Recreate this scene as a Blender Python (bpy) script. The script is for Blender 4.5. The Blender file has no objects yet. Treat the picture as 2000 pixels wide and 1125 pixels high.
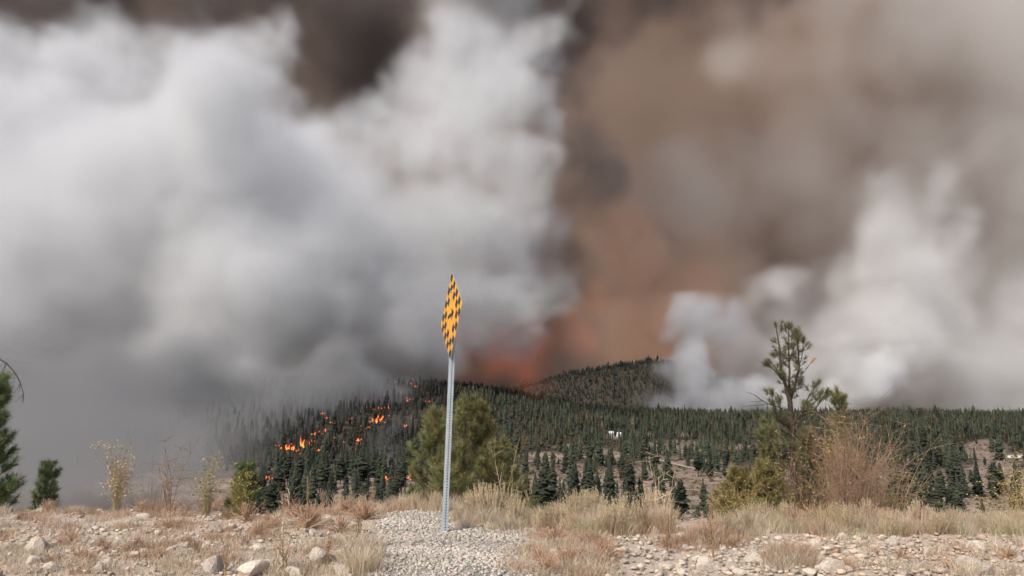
import bpy, math, random
import numpy as np
from mathutils import Vector, Matrix
R = math.radians
sc = bpy.context.scene
C = sc.collection


# ---------------------------------------------------------------- camera, sky, sun, exposure
F = 1555.6                      # focal length in pixels of the 2000 px wide photograph
PITCH = R(9.75)
CZ = 1.2
cam = bpy.data.cameras.new('camera')
cam.lens = 28; cam.sensor_width = 36; cam.clip_start = 0.1; cam.clip_end = 30000
cam_ob = bpy.data.objects.new('camera', cam); C.objects.link(cam_ob)
cam_ob.location = (0, 0, CZ); cam_ob.rotation_euler = (R(90) + PITCH, 0, 0)
sc.camera = cam_ob

SUN_EL, SUN_AZ = R(44), R(-140)           # azimuth from +Y (view direction), clockwise
world = bpy.data.worlds.new('World'); sc.world = world; world.use_nodes = True
nt = world.node_tree
sky = nt.nodes.new('ShaderNodeTexSky'); sky.sky_type = 'NISHITA'; sky.sun_disc = False
sky.sun_elevation = SUN_EL; sky.sun_rotation = SUN_AZ
sky.dust_density = 3.5; sky.air_density = 1.0
bg = nt.nodes['Background']; bg.inputs[1].default_value = 0.125
nt.links.new(sky.outputs[0], bg.inputs[0])
sun = bpy.data.lights.new('sun', 'SUN'); sun.energy = 2.5; sun.angle = R(4); sun.color = (1.0, 0.955, 0.89)
sun_ob = bpy.data.objects.new('sun', sun); C.objects.link(sun_ob)
sun_ob.rotation_euler = Vector((math.sin(SUN_AZ) * math.cos(SUN_EL), math.cos(SUN_AZ) * math.cos(SUN_EL), math.sin(SUN_EL))).to_track_quat('Z', 'Y').to_euler()

vs_ = sc.view_settings
vs_.view_transform = 'Standard'; vs_.look = 'None'; vs_.gamma = 1; vs_.use_curve_mapping = False
vs_.exposure = 0.25
cy = sc.cycles
cy.max_bounces = 10; cy.volume_bounces = 9; cy.diffuse_bounces = 3; cy.glossy_bounces = 2
cy.transmission_bounces = 2; cy.transparent_max_bounces = 8
cy.use_adaptive_sampling = True; cy.adaptive_threshold = 0.04
cy.volume_max_steps = 512

# ---------------------------------------------------------------- helpers
rng = np.random.default_rng(11)
rnd = random.Random(11)
cP, sP = math.cos(PITCH), math.sin(PITCH)

def unproj(u, v, Y):
    """point at depth Y seen at pixel (u, v) of the photograph"""
    a = (u - 1000) / F; b = -(v - 562.5) / F
    t = Y / (cP - b * sP)
    return (a * t, Y, CZ + (sP + b * cP) * t)

def proj(x, y, z):
    z = z - CZ
    d = y * cP + z * sP
    return 1000 + F * x / d, 562.5 - F * (-y * sP + z * cP) / d

_tab = np.random.default_rng(99).random((8, 256, 256)).astype(np.float64)
def n2(x, y, scale, k=0):
    x = np.asarray(x, float) / scale + 37.3 * k; y = np.asarray(y, float) / scale + 11.7 * k
    i = np.floor(x).astype(int); j = np.floor(y).astype(int)
    f = x - i; g = y - j; f = f * f * (3 - 2 * f); g = g * g * (3 - 2 * g)
    T = _tab[k % 8]; i &= 255; j &= 255; i1 = (i + 1) & 255; j1 = (j + 1) & 255
    return (T[i, j] * (1 - f) + T[i1, j] * f) * (1 - g) + (T[i, j1] * (1 - f) + T[i1, j1] * f) * g * 1.0 - 0.5

def sstep(a, b, x):
    t = np.clip((np.asarray(x, float) - a) / (b - a), 0, 1)
    return t * t * (3 - 2 * t)

_py = np.array([-60, 0, 3.5, 5.2, 7.2, 11.3, 12.6, 15, 20, 28, 45, 90, 180, 260, 450, 700, 1000, 1120, 1500, 2500, 9000], float)
_pz = np.array([-.45, -.45, -.45, -.3, -.03, 0, -.12, -.9, -2.4, -5.0, -11, -22, -29, -28, -21, -9, 10, 12, -10, -20, -20], float)
_ls = np.linspace(np.log(0.5), np.log(9100), 4000)
_lz = np.interp(np.exp(_ls), _py, _pz)
_k = np.hanning(41); _k /= _k.sum()
_lz = np.convolve(np.pad(_lz, 20, mode='edge'), _k, mode='valid')

_kx = np.array([-400, -200, -110, -30, 60, 130, 200, 290, 360, 470, 620, 800], float)      # the wooded knoll behind
_kz = np.array([0, 45, 70, 86, 100, 122, 132, 143, 137, 100, 40, 0], float)

def hz(x, y):
    """height of the ground"""
    x = np.asarray(x, float); y = np.asarray(y, float)
    xs = x
    shift = 1.25 * sstep(-0.6, 1.2, x) * sstep(6, 9, y) * (1 - sstep(20, 60, y))     # the bank's edge is nearer on the right
    ye = np.maximum(y + shift, 0.51)
    z = np.interp(np.log(ye), _ls, _lz)
    near = 1 - sstep(15, 40, y)
    z = z + near * sstep(4, 7, y) * (0.16 * n2(x, y, 1.7, 1) + 0.07 * n2(x, y, 0.6, 2) + 0.10 * n2(x, y, 4.0, 3))
    far = sstep(60, 400, y)
    # the burning hill on the left and the knoll farther away on the right
    z = z + 40 * sstep(150, -110, x + (900 - y) * 0.05) * sstep(420, 900, y) * (1 - sstep(1000, 1500, y))
    z = z + np.interp(x, _kx, _kz) * np.exp(-np.abs((y - 1720) / 260) ** 2.4)
    z = z + far * (7 * n2(x, y, 170, 4) + 3.0 * n2(x, y, 60, 5)) * (0.35 + 0.65 * sstep(300, 900, y))
    return z

def hit(u, v, y0=4.0, y1=2200.0):
    """where the ray through pixel (u, v) meets the ground"""
    ys = np.geomspace(y0, y1, 3000)
    a = (u - 1000) / F; b = -(v - 562.5) / F
    t = ys / (cP - b * sP)
    d = CZ + (sP + b * cP) * t - hz(a * t, ys)
    k = np.argmax(d < 0)
    if not (d < 0).any(): k = len(ys) - 1
    Y = float(ys[k]); X = float(a * t[k])
    return X, Y, float(hz(X, Y))

class MB:
    """collects triangles / quads, then links them as one mesh object"""
    def __init__(s): s.v = []; s.f = []; s.c = []
    def add(s, vs, fs, col=None):
        o = len(s.v); s.v.extend(vs); s.f.extend([tuple(i + o for i in f) for f in fs])
        if col is not None: s.c.extend([col] * len(vs))
    def tube(s, pts, rad, n=4, col=None, cap=True):
        pts = [Vector(p) for p in pts]; rings = []
        prev = None
        for i, p in enumerate(pts):
            d = (pts[min(i + 1, len(pts) - 1)] - pts[max(i - 1, 0)])
            d = d.normalized() if d.length > 1e-9 else Vector((0, 0, 1))
            if prev is None:
                a = d.orthogonal().normalized()
            else:
                a = prev - d * prev.dot(d); a = a.normalized() if a.length > 1e-6 else d.orthogonal().normalized()
            prev = a; b = d.cross(a)
            r = rad[i] if hasattr(rad, '__len__') else rad
            rings.append([p + (a * math.cos(2 * math.pi * k / n) + b * math.sin(2 * math.pi * k / n)) * r for k in range(n)])
        vs = [tuple(q) for r_ in rings for q in r_]; fs = []
        for i in range(len(rings) - 1):
            for k in range(n):
                k2 = (k + 1) % n
                fs.append((i * n + k, i * n + k2, (i + 1) * n + k2, (i + 1) * n + k))
        if cap and n > 2:
            fs.append(tuple(range(n - 1, -1, -1))); m = (len(rings) - 1) * n; fs.append(tuple(range(m, m + n)))
        s.add(vs, fs, col)
    def box(s, lo, hi, col=None):
        (a, b, c), (d, e, f) = lo, hi
        vs = [(a, b, c), (d, b, c), (d, e, c), (a, e, c), (a, b, f), (d, b, f), (d, e, f), (a, e, f)]
        s.add(vs, [(3, 2, 1, 0), (4, 5, 6, 7), (0, 1, 5, 4), (1, 2, 6, 5), (2, 3, 7, 6), (3, 0, 4, 7)], col)
    def mesh(s, name, mat, smooth=False):
        me = bpy.data.meshes.new(name); me.from_pydata([tuple(p) for p in s.v], [], s.f)
        if s.c:
            at = me.color_attributes.new('tint', 'FLOAT_COLOR', 'POINT')
            at.data.foreach_set('color', np.array([(*c, 1) if len(c) == 3 else c for c in s.c], np.float32).ravel())
        if mat: me.materials.append(mat)
        if smooth: me.polygons.foreach_set('use_smooth', np.ones(len(me.polygons), bool))
        me.update(); return me
    def build(s, name, mat, parent=None, smooth=False):
        return link(name, s.mesh(name, mat, smooth), parent)

def np_mesh(name, V, Fc, mat, col=None, smooth=False):
    """mesh from numpy triangles"""
    me = bpy.data.meshes.new(name)
    V = np.ascontiguousarray(V, np.float32); Fc = np.ascontiguousarray(Fc, np.int32)
    me.vertices.add(len(V)); me.vertices.foreach_set('co', V.ravel())
    me.loops.add(Fc.size); me.loops.foreach_set('vertex_index', Fc.ravel())
    k = Fc.shape[1]
    me.polygons.add(len(Fc)); me.polygons.foreach_set('loop_start', np.arange(0, Fc.size, k, dtype=np.int32))
    me.polygons.foreach_set('loop_total', np.full(len(Fc), k, np.int32))
    if smooth: me.polygons.foreach_set('use_smooth', np.ones(len(Fc), bool))
    if col is not None:
        at = me.color_attributes.new('tint', 'FLOAT_COLOR', 'POINT')
        c4 = np.ones((len(V), 4), np.float32); c4[:, :3] = col; at.data.foreach_set('color', c4.ravel())
    me.materials.append(mat); me.update(calc_edges=True); me.validate()
    return me

def link(name, me, parent=None):
    o = bpy.data.objects.new(name, me); C.objects.link(o)
    if parent: o.parent = parent
    return o
def tag(o, label=None, cat=None, group=None, kind=None):
    for k, v in (('label', label), ('category', cat), ('group', group), ('kind', kind)):
        if v: o[k] = v
    return o
def thing(name, label, cat, loc=(0, 0, 0), group=None, rz=0):
    o = bpy.data.objects.new(name, None); C.objects.link(o); o.location = loc; o.rotation_euler = (0, 0, rz)
    o.empty_display_size = .2
    return tag(o, label, cat, group)
def merge(inst_v, inst_f, pos, scl, rot, cols=None, colbase=None, sclz=None):
    """many copies of one small triangle mesh as big arrays (rot about z)"""
    n = len(pos); c, s = np.cos(rot), np.sin(rot)
    v = np.asarray(inst_v, np.float32); S = np.asarray(scl, np.float32)[:, None]
    SZ = S if sclz is None else np.asarray(sclz, np.float32)[:, None]
    x = (v[None, :, 0] * c[:, None] - v[None, :, 1] * s[:, None]) * S + pos[:, 0:1]
    y = (v[None, :, 0] * s[:, None] + v[None, :, 1] * c[:, None]) * S + pos[:, 1:2]
    z = v[None, :, 2] * SZ + pos[:, 2:3]
    V = np.stack([x, y, z], -1).reshape(-1, 3)
    Fc = (np.asarray(inst_f)[None] + (np.arange(n) * len(v))[:, None, None]).reshape(-1, 3)
    K = None
    if cols is not None: K = np.repeat(cols, len(v), axis=0)
    return V, Fc, K

# ---------------------------------------------------------------- materials
def mat(name, col, rough=.85, noise=None, tint=False, rand=0.0, bump=None, metal=0.0, spec=.25, trans=0.0):
    """Principled material: base colour, optional noise to a second colour, per-object and per-vertex variation"""
    m = bpy.data.materials.new(name); m.use_nodes = True
    t = m.node_tree; N = t.nodes.new; L = t.links.new
    p = t.nodes['Principled BSDF']; p.inputs['Roughness'].default_value = rough
    p.inputs['Metallic'].default_value = metal; p.inputs['Specular IOR Level'].default_value = spec
    rgb = N('ShaderNodeRGB'); rgb.outputs[0].default_value = (*col, 1); cur = rgb.outputs[0]
    tc = N('ShaderNodeTexCoord')
    if noise:
        col2, scale = noise[0], noise[1]
        nz = N('ShaderNodeTexNoise'); nz.inputs['Scale'].default_value = scale; nz.inputs['Detail'].default_value = 6
        nz.inputs['Roughness'].default_value = .65
        L(tc.outputs['Object'], nz.inputs['Vector'])
        cr = N('ShaderNodeMapRange'); cr.inputs['From Min'].default_value = .35; cr.inputs['From Max'].default_value = .68
        L(nz.outputs['Fac'], cr.inputs['Value'])
        mx = N('ShaderNodeMix'); mx.data_type = 'RGBA'; mx.inputs['B'].default_value = (*col2, 1)
        L(cr.outputs[0], mx.inputs['Factor']); L(cur, mx.inputs['A']); cur = mx.outputs['Result']
    if tint:
        at = N('ShaderNodeAttribute'); at.attribute_name = 'tint'
        mx = N('ShaderNodeMix'); mx.data_type = 'RGBA'; mx.blend_type = 'MULTIPLY'; mx.inputs['Factor'].default_value = 1
        L(cur, mx.inputs['A']); L(at.outputs['Color'], mx.inputs['B']); cur = mx.outputs['Result']
    if rand:
        oi = N('ShaderNodeObjectInfo'); mr = N('ShaderNodeMapRange')
        mr.inputs['To Min'].default_value = 1 - rand; mr.inputs['To Max'].default_value = 1 + rand
        L(oi.outputs['Random'], mr.inputs['Value'])
        hs = N('ShaderNodeHueSaturation'); L(cur, hs.inputs['Color']); L(mr.outputs[0], hs.inputs['Value']); cur = hs.outputs[0]
    L(cur, p.inputs['Base Color'])
    if bump:
        nb = N('ShaderNodeTexNoise'); nb.inputs['Scale'].default_value = bump[0]; nb.inputs['Detail'].default_value = 5
        L(tc.outputs['Object'], nb.inputs['Vector'])
        b = N('ShaderNodeBump'); b.inputs['Strength'].default_value = bump[1]; b.inputs['Distance'].default_value = bump[2]
        L(nb.outputs['Fac'], b.inputs['Height']); L(b.outputs[0], p.inputs['Normal'])
    if trans:
        out = t.nodes['Material Output']; tr = N('ShaderNodeBsdfTranslucent'); L(cur, tr.inputs['Color'])
        ms = N('ShaderNodeMixShader'); ms.inputs[0].default_value = trans
        L(p.outputs[0], ms.inputs[1]); L(tr.outputs[0], ms.inputs[2]); L(ms.outputs[0], out.inputs['Surface'])
    return m

M = {}
M['needle'] = mat('pine_needles', (.225, .225, .125), .7, tint=True, rand=.12, trans=.25)
M['bark'] = mat('pine_bark', (.105, .075, .055), .95, noise=((.05, .04, .033), 9), bump=(30, .5, .02))
M['far_crown'] = mat('conifer_foliage', (.045, .052, .034), .8, tint=True, rand=.3)
M['far_bark'] = mat('conifer_bark', (.07, .055, .045), .95)
M['straw'] = mat('dry_straw', (.59, .505, .40), .8, tint=True, trans=.25)
M['twig'] = mat('dry_twigs', (.50, .41, .31), .85, tint=True, rand=.12)
M['stone'] = mat('pale_stone', (.62, .54, .455), .9, noise=((.42, .35, .28), 4), tint=False, rand=.22, bump=(9, .5, .04))
M['pebble'] = mat('pebbles', (.52, .435, .35), .9, tint=True)
M['gravel'] = mat('crushed_gravel', (.48, .425, .36), .9, tint=True)
M['steel'] = mat('galvanised_steel', (.50, .56, .60), .5, noise=((.40, .45, .48), 14), metal=.1, spec=.5)
M['hole'] = mat('tube_inside', (.06, .065, .07), .9)
M['yellow'] = mat('sign_yellow', (.80, .39, .030), .45, noise=((.66, .31, .035), 5), spec=.4)
M['black'] = mat('sign_black', (.022, .022, .026), .5)
M['alu'] = mat('aluminium_edge', (.62, .63, .64), .45, metal=.5)
M['white'] = mat('white_paint', (.80, .80, .79), .6)
M['glass'] = mat('window_glass', (.03, .035, .04), .15, spec=.6)
M['road'] = mat('pale_dirt', (.42, .35, .28), .95, noise=((.32, .26, .20), .25))

# ---------------------------------------------------------------- the ground
def ground_material():
    m = bpy.data.materials.new('dry_ground'); m.use_nodes = True
    t = m.node_tree; N = t.nodes.new; L = t.links.new
    p = t.nodes['Principled BSDF']; p.inputs['Roughness'].default_value = .95; p.inputs['Specular IOR Level'].default_value = .1
    tc = N('ShaderNodeTexCoord')
    def noise(scale, detail=8, rough=.6):
        n = N('ShaderNodeTexNoise'); n.inputs['Scale'].default_value = scale; n.inputs['Detail'].default_value = detail
        n.inputs['Roughness'].default_value = rough; L(tc.outputs['Object'], n.inputs['Vector']); return n.outputs['Fac']
    def ramp(fac, a, b):
        r = N('ShaderNodeMapRange'); r.inputs['From Min'].default_value = a; r.inputs['From Max'].default_value = b
        L(fac, r.inputs['Value']); return r.outputs[0]
    def mix(f, a, b):
        x = N('ShaderNodeMix'); x.data_type = 'RGBA'; L(f, x.inputs['Factor'])
        for k, q in (('A', a), ('B', b)):
            if isinstance(q, tuple): x.inputs[k].default_value = (*q, 1)
            else: L(q, x.inputs[k])
        return x.outputs['Result']
    bank = mix(ramp(noise(3.0), .38, .62), (.52, .42, .33), (.40, .315, .24))
    bank = mix(ramp(noise(40, 4), .45, .7), bank, (.56, .49, .41))
    far = mix(ramp(noise(.035), .42, .6), (.37, .275, .22), (.24, .185, .14))
    far = mix(ramp(noise(.30, 6, .7), .48, .62), far, (.115, .10, .072))      # low scrub too far off to tell apart
    at = N('ShaderNodeAttribute'); at.attribute_name = 'bank'
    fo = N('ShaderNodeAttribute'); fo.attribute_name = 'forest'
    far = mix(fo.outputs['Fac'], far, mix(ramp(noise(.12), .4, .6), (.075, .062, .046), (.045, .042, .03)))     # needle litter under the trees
    col = mix(at.outputs['Fac'], far, bank)
    L(col, p.inputs['Base Color'])
    b = N('ShaderNodeBump'); b.inputs['Strength'].default_value = .6; b.inputs['Distance'].default_value = .03
    L(noise(25, 6, .7), b.inputs['Height']); L(b.outputs[0], p.inputs['Normal'])
    return m

# clearings as patches of open ground (seen at pixel, half-sizes, how open)
CLEAR = [(1320, 875, 80, 16, .72), (1335, 935, 120, 45, .80), (1365, 985, 110, 34, .85), (1175, 890, 40, 14, .9), (1200, 935, 35, 20, .4), (1060, 893, 50, 11, .9), (1035, 945, 45, 12, .9),
         (1925, 880, 45, 22, .85), (1975, 925, 90, 38, .85), (1960, 960, 100, 40, .6), (1110, 955, 70, 35, .5), (1205, 852, 22, 6, .95), (1490, 950, 60, 40, .6), (1700, 960, 60, 40, .5), (1985, 893, 30, 7, 1), (1450, 872, 34, 6, .8), (1110, 872, 30, 5, .8), (1255, 848, 30, 5, .7), (1330, 848, 30, 5, .7), (1600, 880, 50, 8, .7), (1760, 900, 40, 10, .7), (1840, 880, 30, 7, .8), (1000, 915, 40, 8, .7), (1130, 915, 34, 9, .7)]

ya = np.concatenate([np.linspace(-40, 4, 12)[:-1], np.linspace(4, 16, 110)[:-1], np.geomspace(16, 7500, 260)])
aa = np.concatenate([np.linspace(-2.2, -.95, 24)[:-1], np.linspace(-.95, .95, 230), np.linspace(.95, 2.2, 24)[1:]])
Yg, Ag = np.meshgrid(ya, aa, indexing='ij')
Xg = Ag * (np.maximum(Yg, 0) + 9)
Zg = hz(Xg, Yg)
ny, nx = Yg.shape
idx = np.arange(ny * nx).reshape(ny, nx)
q = np.stack([idx[:-1, :-1], idx[:-1, 1:], idx[1:, 1:], idx[1:, :-1]], -1).reshape(-1, 4)
gme = np_mesh('ground', np.stack([Xg, Yg, Zg], -1).reshape(-1, 3), q, ground_material(), smooth=True)
at = gme.attributes.new('bank', 'FLOAT', 'POINT')
at.data.foreach_set('value', (1 - sstep(16, 45, Yg)).astype(np.float32).ravel())
at = gme.attributes.new('forest', 'FLOAT', 'POINT')
gu, gv = proj(Xg, np.maximum(Yg, 5), Zg)
gop = np.zeros_like(gu)
for cu, cv, ru, rv, k in CLEAR:
    gop = np.maximum(gop, k * (1 - sstep(.6, 1.3, ((gu - cu) / ru) ** 2 + ((gv - cv) / rv) ** 2)))
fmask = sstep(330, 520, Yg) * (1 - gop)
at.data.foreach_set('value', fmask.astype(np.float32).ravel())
tag(link('ground', gme), kind='structure')

# ---- dirt tracks across the valley slope, draped a little above the ground
def track(pix, width, name='dirt_road'):
    pts = [np.array(hit(u, v, 60)[:2]) for u, v in pix]
    pts = np.array(pts); n = 60
    tt = np.linspace(0, len(pts) - 1, n); P = np.stack([np.interp(tt, range(len(pts)), pts[:, k]) for k in (0, 1)], 1)
    for _ in range(6): P[1:-1] = (P[:-2] + P[2:] + 2 * P[1:-1]) / 4
    D = np.gradient(P, axis=0); D /= np.linalg.norm(D, axis=1)[:, None]; Nn = np.stack([-D[:, 1], D[:, 0]], 1)
    V = []; cols = 5
    for j in range(cols):
        s = (j / (cols - 1) - .5) * width * (1 + .35 * n2(P[:, 0], P[:, 1], 9, 3))[:, None]
        w = P + Nn * s; V.append(np.column_stack([w, hz(w[:, 0], w[:, 1]) + .35]))
    V = np.stack(V, 1); ii = np.arange(n * cols).reshape(n, cols)
    fq = np.stack([ii[:-1, :-1], ii[:-1, 1:], ii[1:, 1:], ii[1:, :-1]], -1).reshape(-1, 4)
    return tag(link(name, np_mesh(name, V.reshape(-1, 3), fq, M['road'])), kind='structure')
track([(1148, 884), (1195, 884), (1250, 893), (1295, 901), (1345, 914), (1400, 925), (1470, 933)], 3.0)
track([(1870, 893), (1915, 897), (1960, 899), (2030, 903)], 4.0)
track([(1020, 903), (1060, 898), (1095, 905)], 4.0)
track([(1300, 956), (1345, 958), (1390, 961)], 2.2)

# ---------------------------------------------------------------- smoke: real volumes on density grids
def vnoise(shape, vox, scale, seed):
    r = np.random.default_rng(seed); idx = []; wts = []; ns = []
    for k in range(3):
        c = np.arange(shape[k]) * vox / scale
        i = np.floor(c).astype(int); f = (c - i).astype(np.float32); f = f * f * (3 - 2 * f)
        idx.append(i); wts.append(f); ns.append(i[-1] + 2)
    Lt = r.random(ns, dtype=np.float32) * 2 - 1
    for k in range(3):
        a = np.take(Lt, idx[k], axis=k); b = np.take(Lt, idx[k] + 1, axis=k)
        sh = [1, 1, 1]; sh[k] = -1
        Lt = a + (b - a) * wts[k].reshape(sh)
    return Lt
def fbm(shape, vox, scale, octs, seed, gain=.5):
    out = 0; amp = 1; tot = 0
    for o in range(octs):
        s = scale / 2 ** o
        if s < vox * 1.3: break
        out = out + amp * vnoise(shape, vox, s, seed + o * 17); tot += amp; amp *= gain
    return out / tot

def billow(shape, vox, scale, octs, seed, gain=.6):
    out = 0; amp = 1; tot = 0
    for o in range(octs):
        q = scale / 2 ** o
        if q < vox * 1.5: break
        out = out + amp * (np.abs(vnoise(shape, vox, q, seed + o * 13)) * 2.6 - 1); tot += amp; amp *= gain
    return out / tot

def smoke(name, lo, hi, vox, puffs, color, dens, warp=(140, 70), soft=.5, seed=1, step=3.0, detail=60, dstr=.6,
          emit=None, aniso=0.0, post=None):
    """a cloud built from overlapping puffs, torn by noise, held as a density grid and rendered as a volume"""
    lo = np.array(lo, float); hi = np.array(hi, float)
    n = np.ceil((hi - lo) / vox).astype(int) + 1
    ax = [(lo[k] + np.arange(n[k]) * vox).astype(np.float32) for k in range(3)]
    ws, wa = warp
    D = [wa * fbm(n, vox, ws, 5, seed + 100 * k, .62) for k in range(3)]
    X = ax[0][:, None, None] + D[0]; Y = ax[1][None, :, None] + D[1]; Z = ax[2][None, None, :] + D[2]
    Fd = np.zeros(n, np.float32)
    for (c, r, wgt) in puffs:
        sl = []
        for k in range(3):
            a = int(max(0, (c[k] - r - wa - lo[k]) // vox)); b = int(min(n[k], (c[k] + r + wa - lo[k]) // vox + 2))
            sl.append(slice(a, b))
        sl = tuple(sl)
        if any(s.stop <= s.start for s in sl): continue
        q = ((X[sl] - c[0]) ** 2 + (Y[sl] - c[1]) ** 2 + (Z[sl] - c[2]) ** 2) / (r * r)
        v = np.clip(1 - np.sqrt(q), 0, 1) * wgt
        Fd[sl] = np.maximum(Fd[sl], v) + .25 * np.minimum(Fd[sl], v)
    det = .5 * fbm(n, vox, detail, 4, seed + 900, .65) + .6 * billow(n, vox, detail * 1.6, 5, seed + 700)
    f = np.clip(Fd / soft * (1 + dstr * det * 1.6), 0, 1); f = f * f * (3 - 2 * f)
    rho = f * dens * np.clip(.8 + dstr * det, .1, 2)
    if post is not None: rho = rho * post(ax[0][:, None, None], ax[1][None, :, None], ax[2][None, None, :])
    rho[0] = rho[-1] = 0; rho[:, 0] = rho[:, -1] = 0; rho[:, :, -1] = 0
    me = bpy.data.meshes.new(name); me.vertices.add(int(np.prod(n)))
    a_ = me.attributes.new('smoke_density', 'FLOAT', 'POINT')
    a_.data.foreach_set('value', np.maximum(rho, 0).astype(np.float32).ravel())
    m = bpy.data.materials.new(name); m.use_nodes = True; t = m.node_tree; t.nodes.clear()
    out = t.nodes.new('ShaderNodeOutputMaterial'); vi = t.nodes.new('ShaderNodeVolumeInfo')
    s = t.nodes.new('ShaderNodeVolumeScatter'); ab = t.nodes.new('ShaderNodeVolumeAbsorption'); ad = t.nodes.new('ShaderNodeAddShader')
    for x in (s, ab):
        x.inputs['Color'].default_value = (*color, 1); t.links.new(vi.outputs['Density'], x.inputs['Density'])
    s.inputs['Anisotropy'].default_value = aniso
    t.links.new(s.outputs[0], ad.inputs[0]); t.links.new(ab.outputs[0], ad.inputs[1]); cur = ad.outputs[0]
    if emit:
        em = t.nodes.new('ShaderNodeEmission'); em.inputs['Color'].default_value = (*emit[0], 1)
        mu = t.nodes.new('ShaderNodeMath'); mu.operation = 'MULTIPLY'; mu.inputs[1].default_value = emit[1]
        t.links.new(vi.outputs['Density'], mu.inputs[0]); t.links.new(mu.outputs[0], em.inputs['Strength'])
        a2 = t.nodes.new('ShaderNodeAddShader'); t.links.new(cur, a2.inputs[0]); t.links.new(em.outputs[0], a2.inputs[1]); cur = a2.outputs[0]
    t.links.new(cur, out.inputs['Volume'])
    m.cycles.volume_step_rate = step
    g = bpy.data.node_groups.new(name, 'GeometryNodeTree')
    for io in ('INPUT', 'OUTPUT'): g.interface.new_socket('Geometry', in_out=io, socket_type='NodeSocketGeometry')
    N = g.nodes.new; L = g.links.new
    gi = N('NodeGroupInput'); go = N('NodeGroupOutput'); vc = N('GeometryNodeVolumeCube')
    for k, ch in enumerate('XYZ'): vc.inputs['Resolution ' + ch].default_value = int(n[k])
    vc.inputs['Min'].default_value = tuple(lo); vc.inputs['Max'].default_value = tuple(lo + (n - 1) * vox)
    pos = N('GeometryNodeInputPosition'); cur = pos.outputs[0]
    for op, val in (('SUBTRACT', tuple(lo)), ('SCALE', 1 / vox), ('ADD', (.5, .5, .5)), ('FLOOR', None)):
        q = N('ShaderNodeVectorMath'); q.operation = op; L(cur, q.inputs[0])
        if op == 'SCALE': q.inputs['Scale'].default_value = val
        elif val: q.inputs[1].default_value = val
        cur = q.outputs[0]
    sp = N('ShaderNodeSeparateXYZ'); L(cur, sp.inputs[0])
    def im(op, a, b):
        q = N('FunctionNodeIntegerMath'); q.operation = op; L(a, q.inputs[0])
        if isinstance(b, int): q.inputs[1].default_value = b
        else: L(b, q.inputs[1])
        return q.outputs[0]
    i_ = im('ADD', im('MULTIPLY', im('ADD', im('MULTIPLY', sp.outputs[0], int(n[1])), sp.outputs[1]), int(n[2])), sp.outputs[2])
    na = N('GeometryNodeInputNamedAttribute'); na.data_type = 'FLOAT'; na.inputs[0].default_value = 'smoke_density'
    si = N('GeometryNodeSampleIndex'); si.data_type = 'FLOAT'; si.domain = 'POINT'; si.clamp = True
    L(gi.outputs[0], si.inputs['Geometry']); L(na.outputs[0], si.inputs['Value']); L(i_, si.inputs['Index'])
    L(si.outputs[0], vc.inputs['Density'])
    sm = N('GeometryNodeSetMaterial'); sm.inputs['Material'].default_value = m
    L(vc.outputs[0], sm.inputs[0]); L(sm.outputs[0], go.inputs[0])
    ob = link(name, me); md = ob.modifiers.new('smoke', 'NODES'); md.node_group = g
    return tag(ob, kind='stuff')

srng = np.random.default_rng(5)
def P(u, v, Y, rpx, w=1.0, sub=3):
    """a puff of rpx pixels seen at (u, v), with smaller lumps round it"""
    o = [(unproj(u, v, Y), rpx * Y / F, w)]
    for _ in range(sub):
        a = srng.uniform(0, 2 * math.pi); d = rpx * srng.uniform(.45, .85)
        o.append((unproj(u + d * math.cos(a), v + d * math.sin(a), Y * (1 + .06 * srng.normal())), rpx * srng.uniform(.35, .55) * Y / F, w))
    return o
def PL(*ps): return [q for p in ps for q in P(*p)]

# the pale plume that rises from the burning hill
smoke('white_smoke', (-960, 540, -40), (280, 1300, 700), 5.2, PL(
    (60, 520, 880, 330), (280, 430, 920, 330), (520, 480, 900, 300), (60, 350, 940, 260), (430, 340, 950, 240), (690, 450, 900, 270), (480, 400, 850, 230), (300, 330, 870, 210), (900, 350, 910, 150), (960, 380, 910, 130), (620, 480, 850, 200),
    (780, 570, 900, 200), (920, 440, 900, 200), (950, 300, 900, 175), (950, 190, 920, 170), (945, 70, 940, 175), (950, -40, 960, 170), (970, 540, 920, 165),
    (1015, 570, 930, 110), (1020, 615, 940, 85), (1030, 470, 930, 115), (1030, 380, 930, 100), (1010, 230, 930, 110), (830, 160, 950, 130), (790, 240, 950, 150), (800, 310, 950, 190), (640, 310, 960, 130), (200, 640, 900, 240), (450, 650, 900, 220), (650, 620, 920, 210), (800, 630, 930, 140),
    (-200, 430, 900, 380), (-150, 650, 900, 280), (970, -150, 1000, 180), (990, -300, 1050, 190), (250, 180, 1020, 170), (60, 190, 1000, 160), (430, 190, 1080, 150), (340, 130, 1120, 130), (150, 120, 1120, 120), (500, 120, 1150, 110), (60, 740, 860, 230), (300, 760, 840, 220), (500, 740, 880, 190)),
    (.886, .892, .902), .026, warp=(190, 110), soft=.52, seed=5, detail=110, dstr=1.0, step=2.0)
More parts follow.
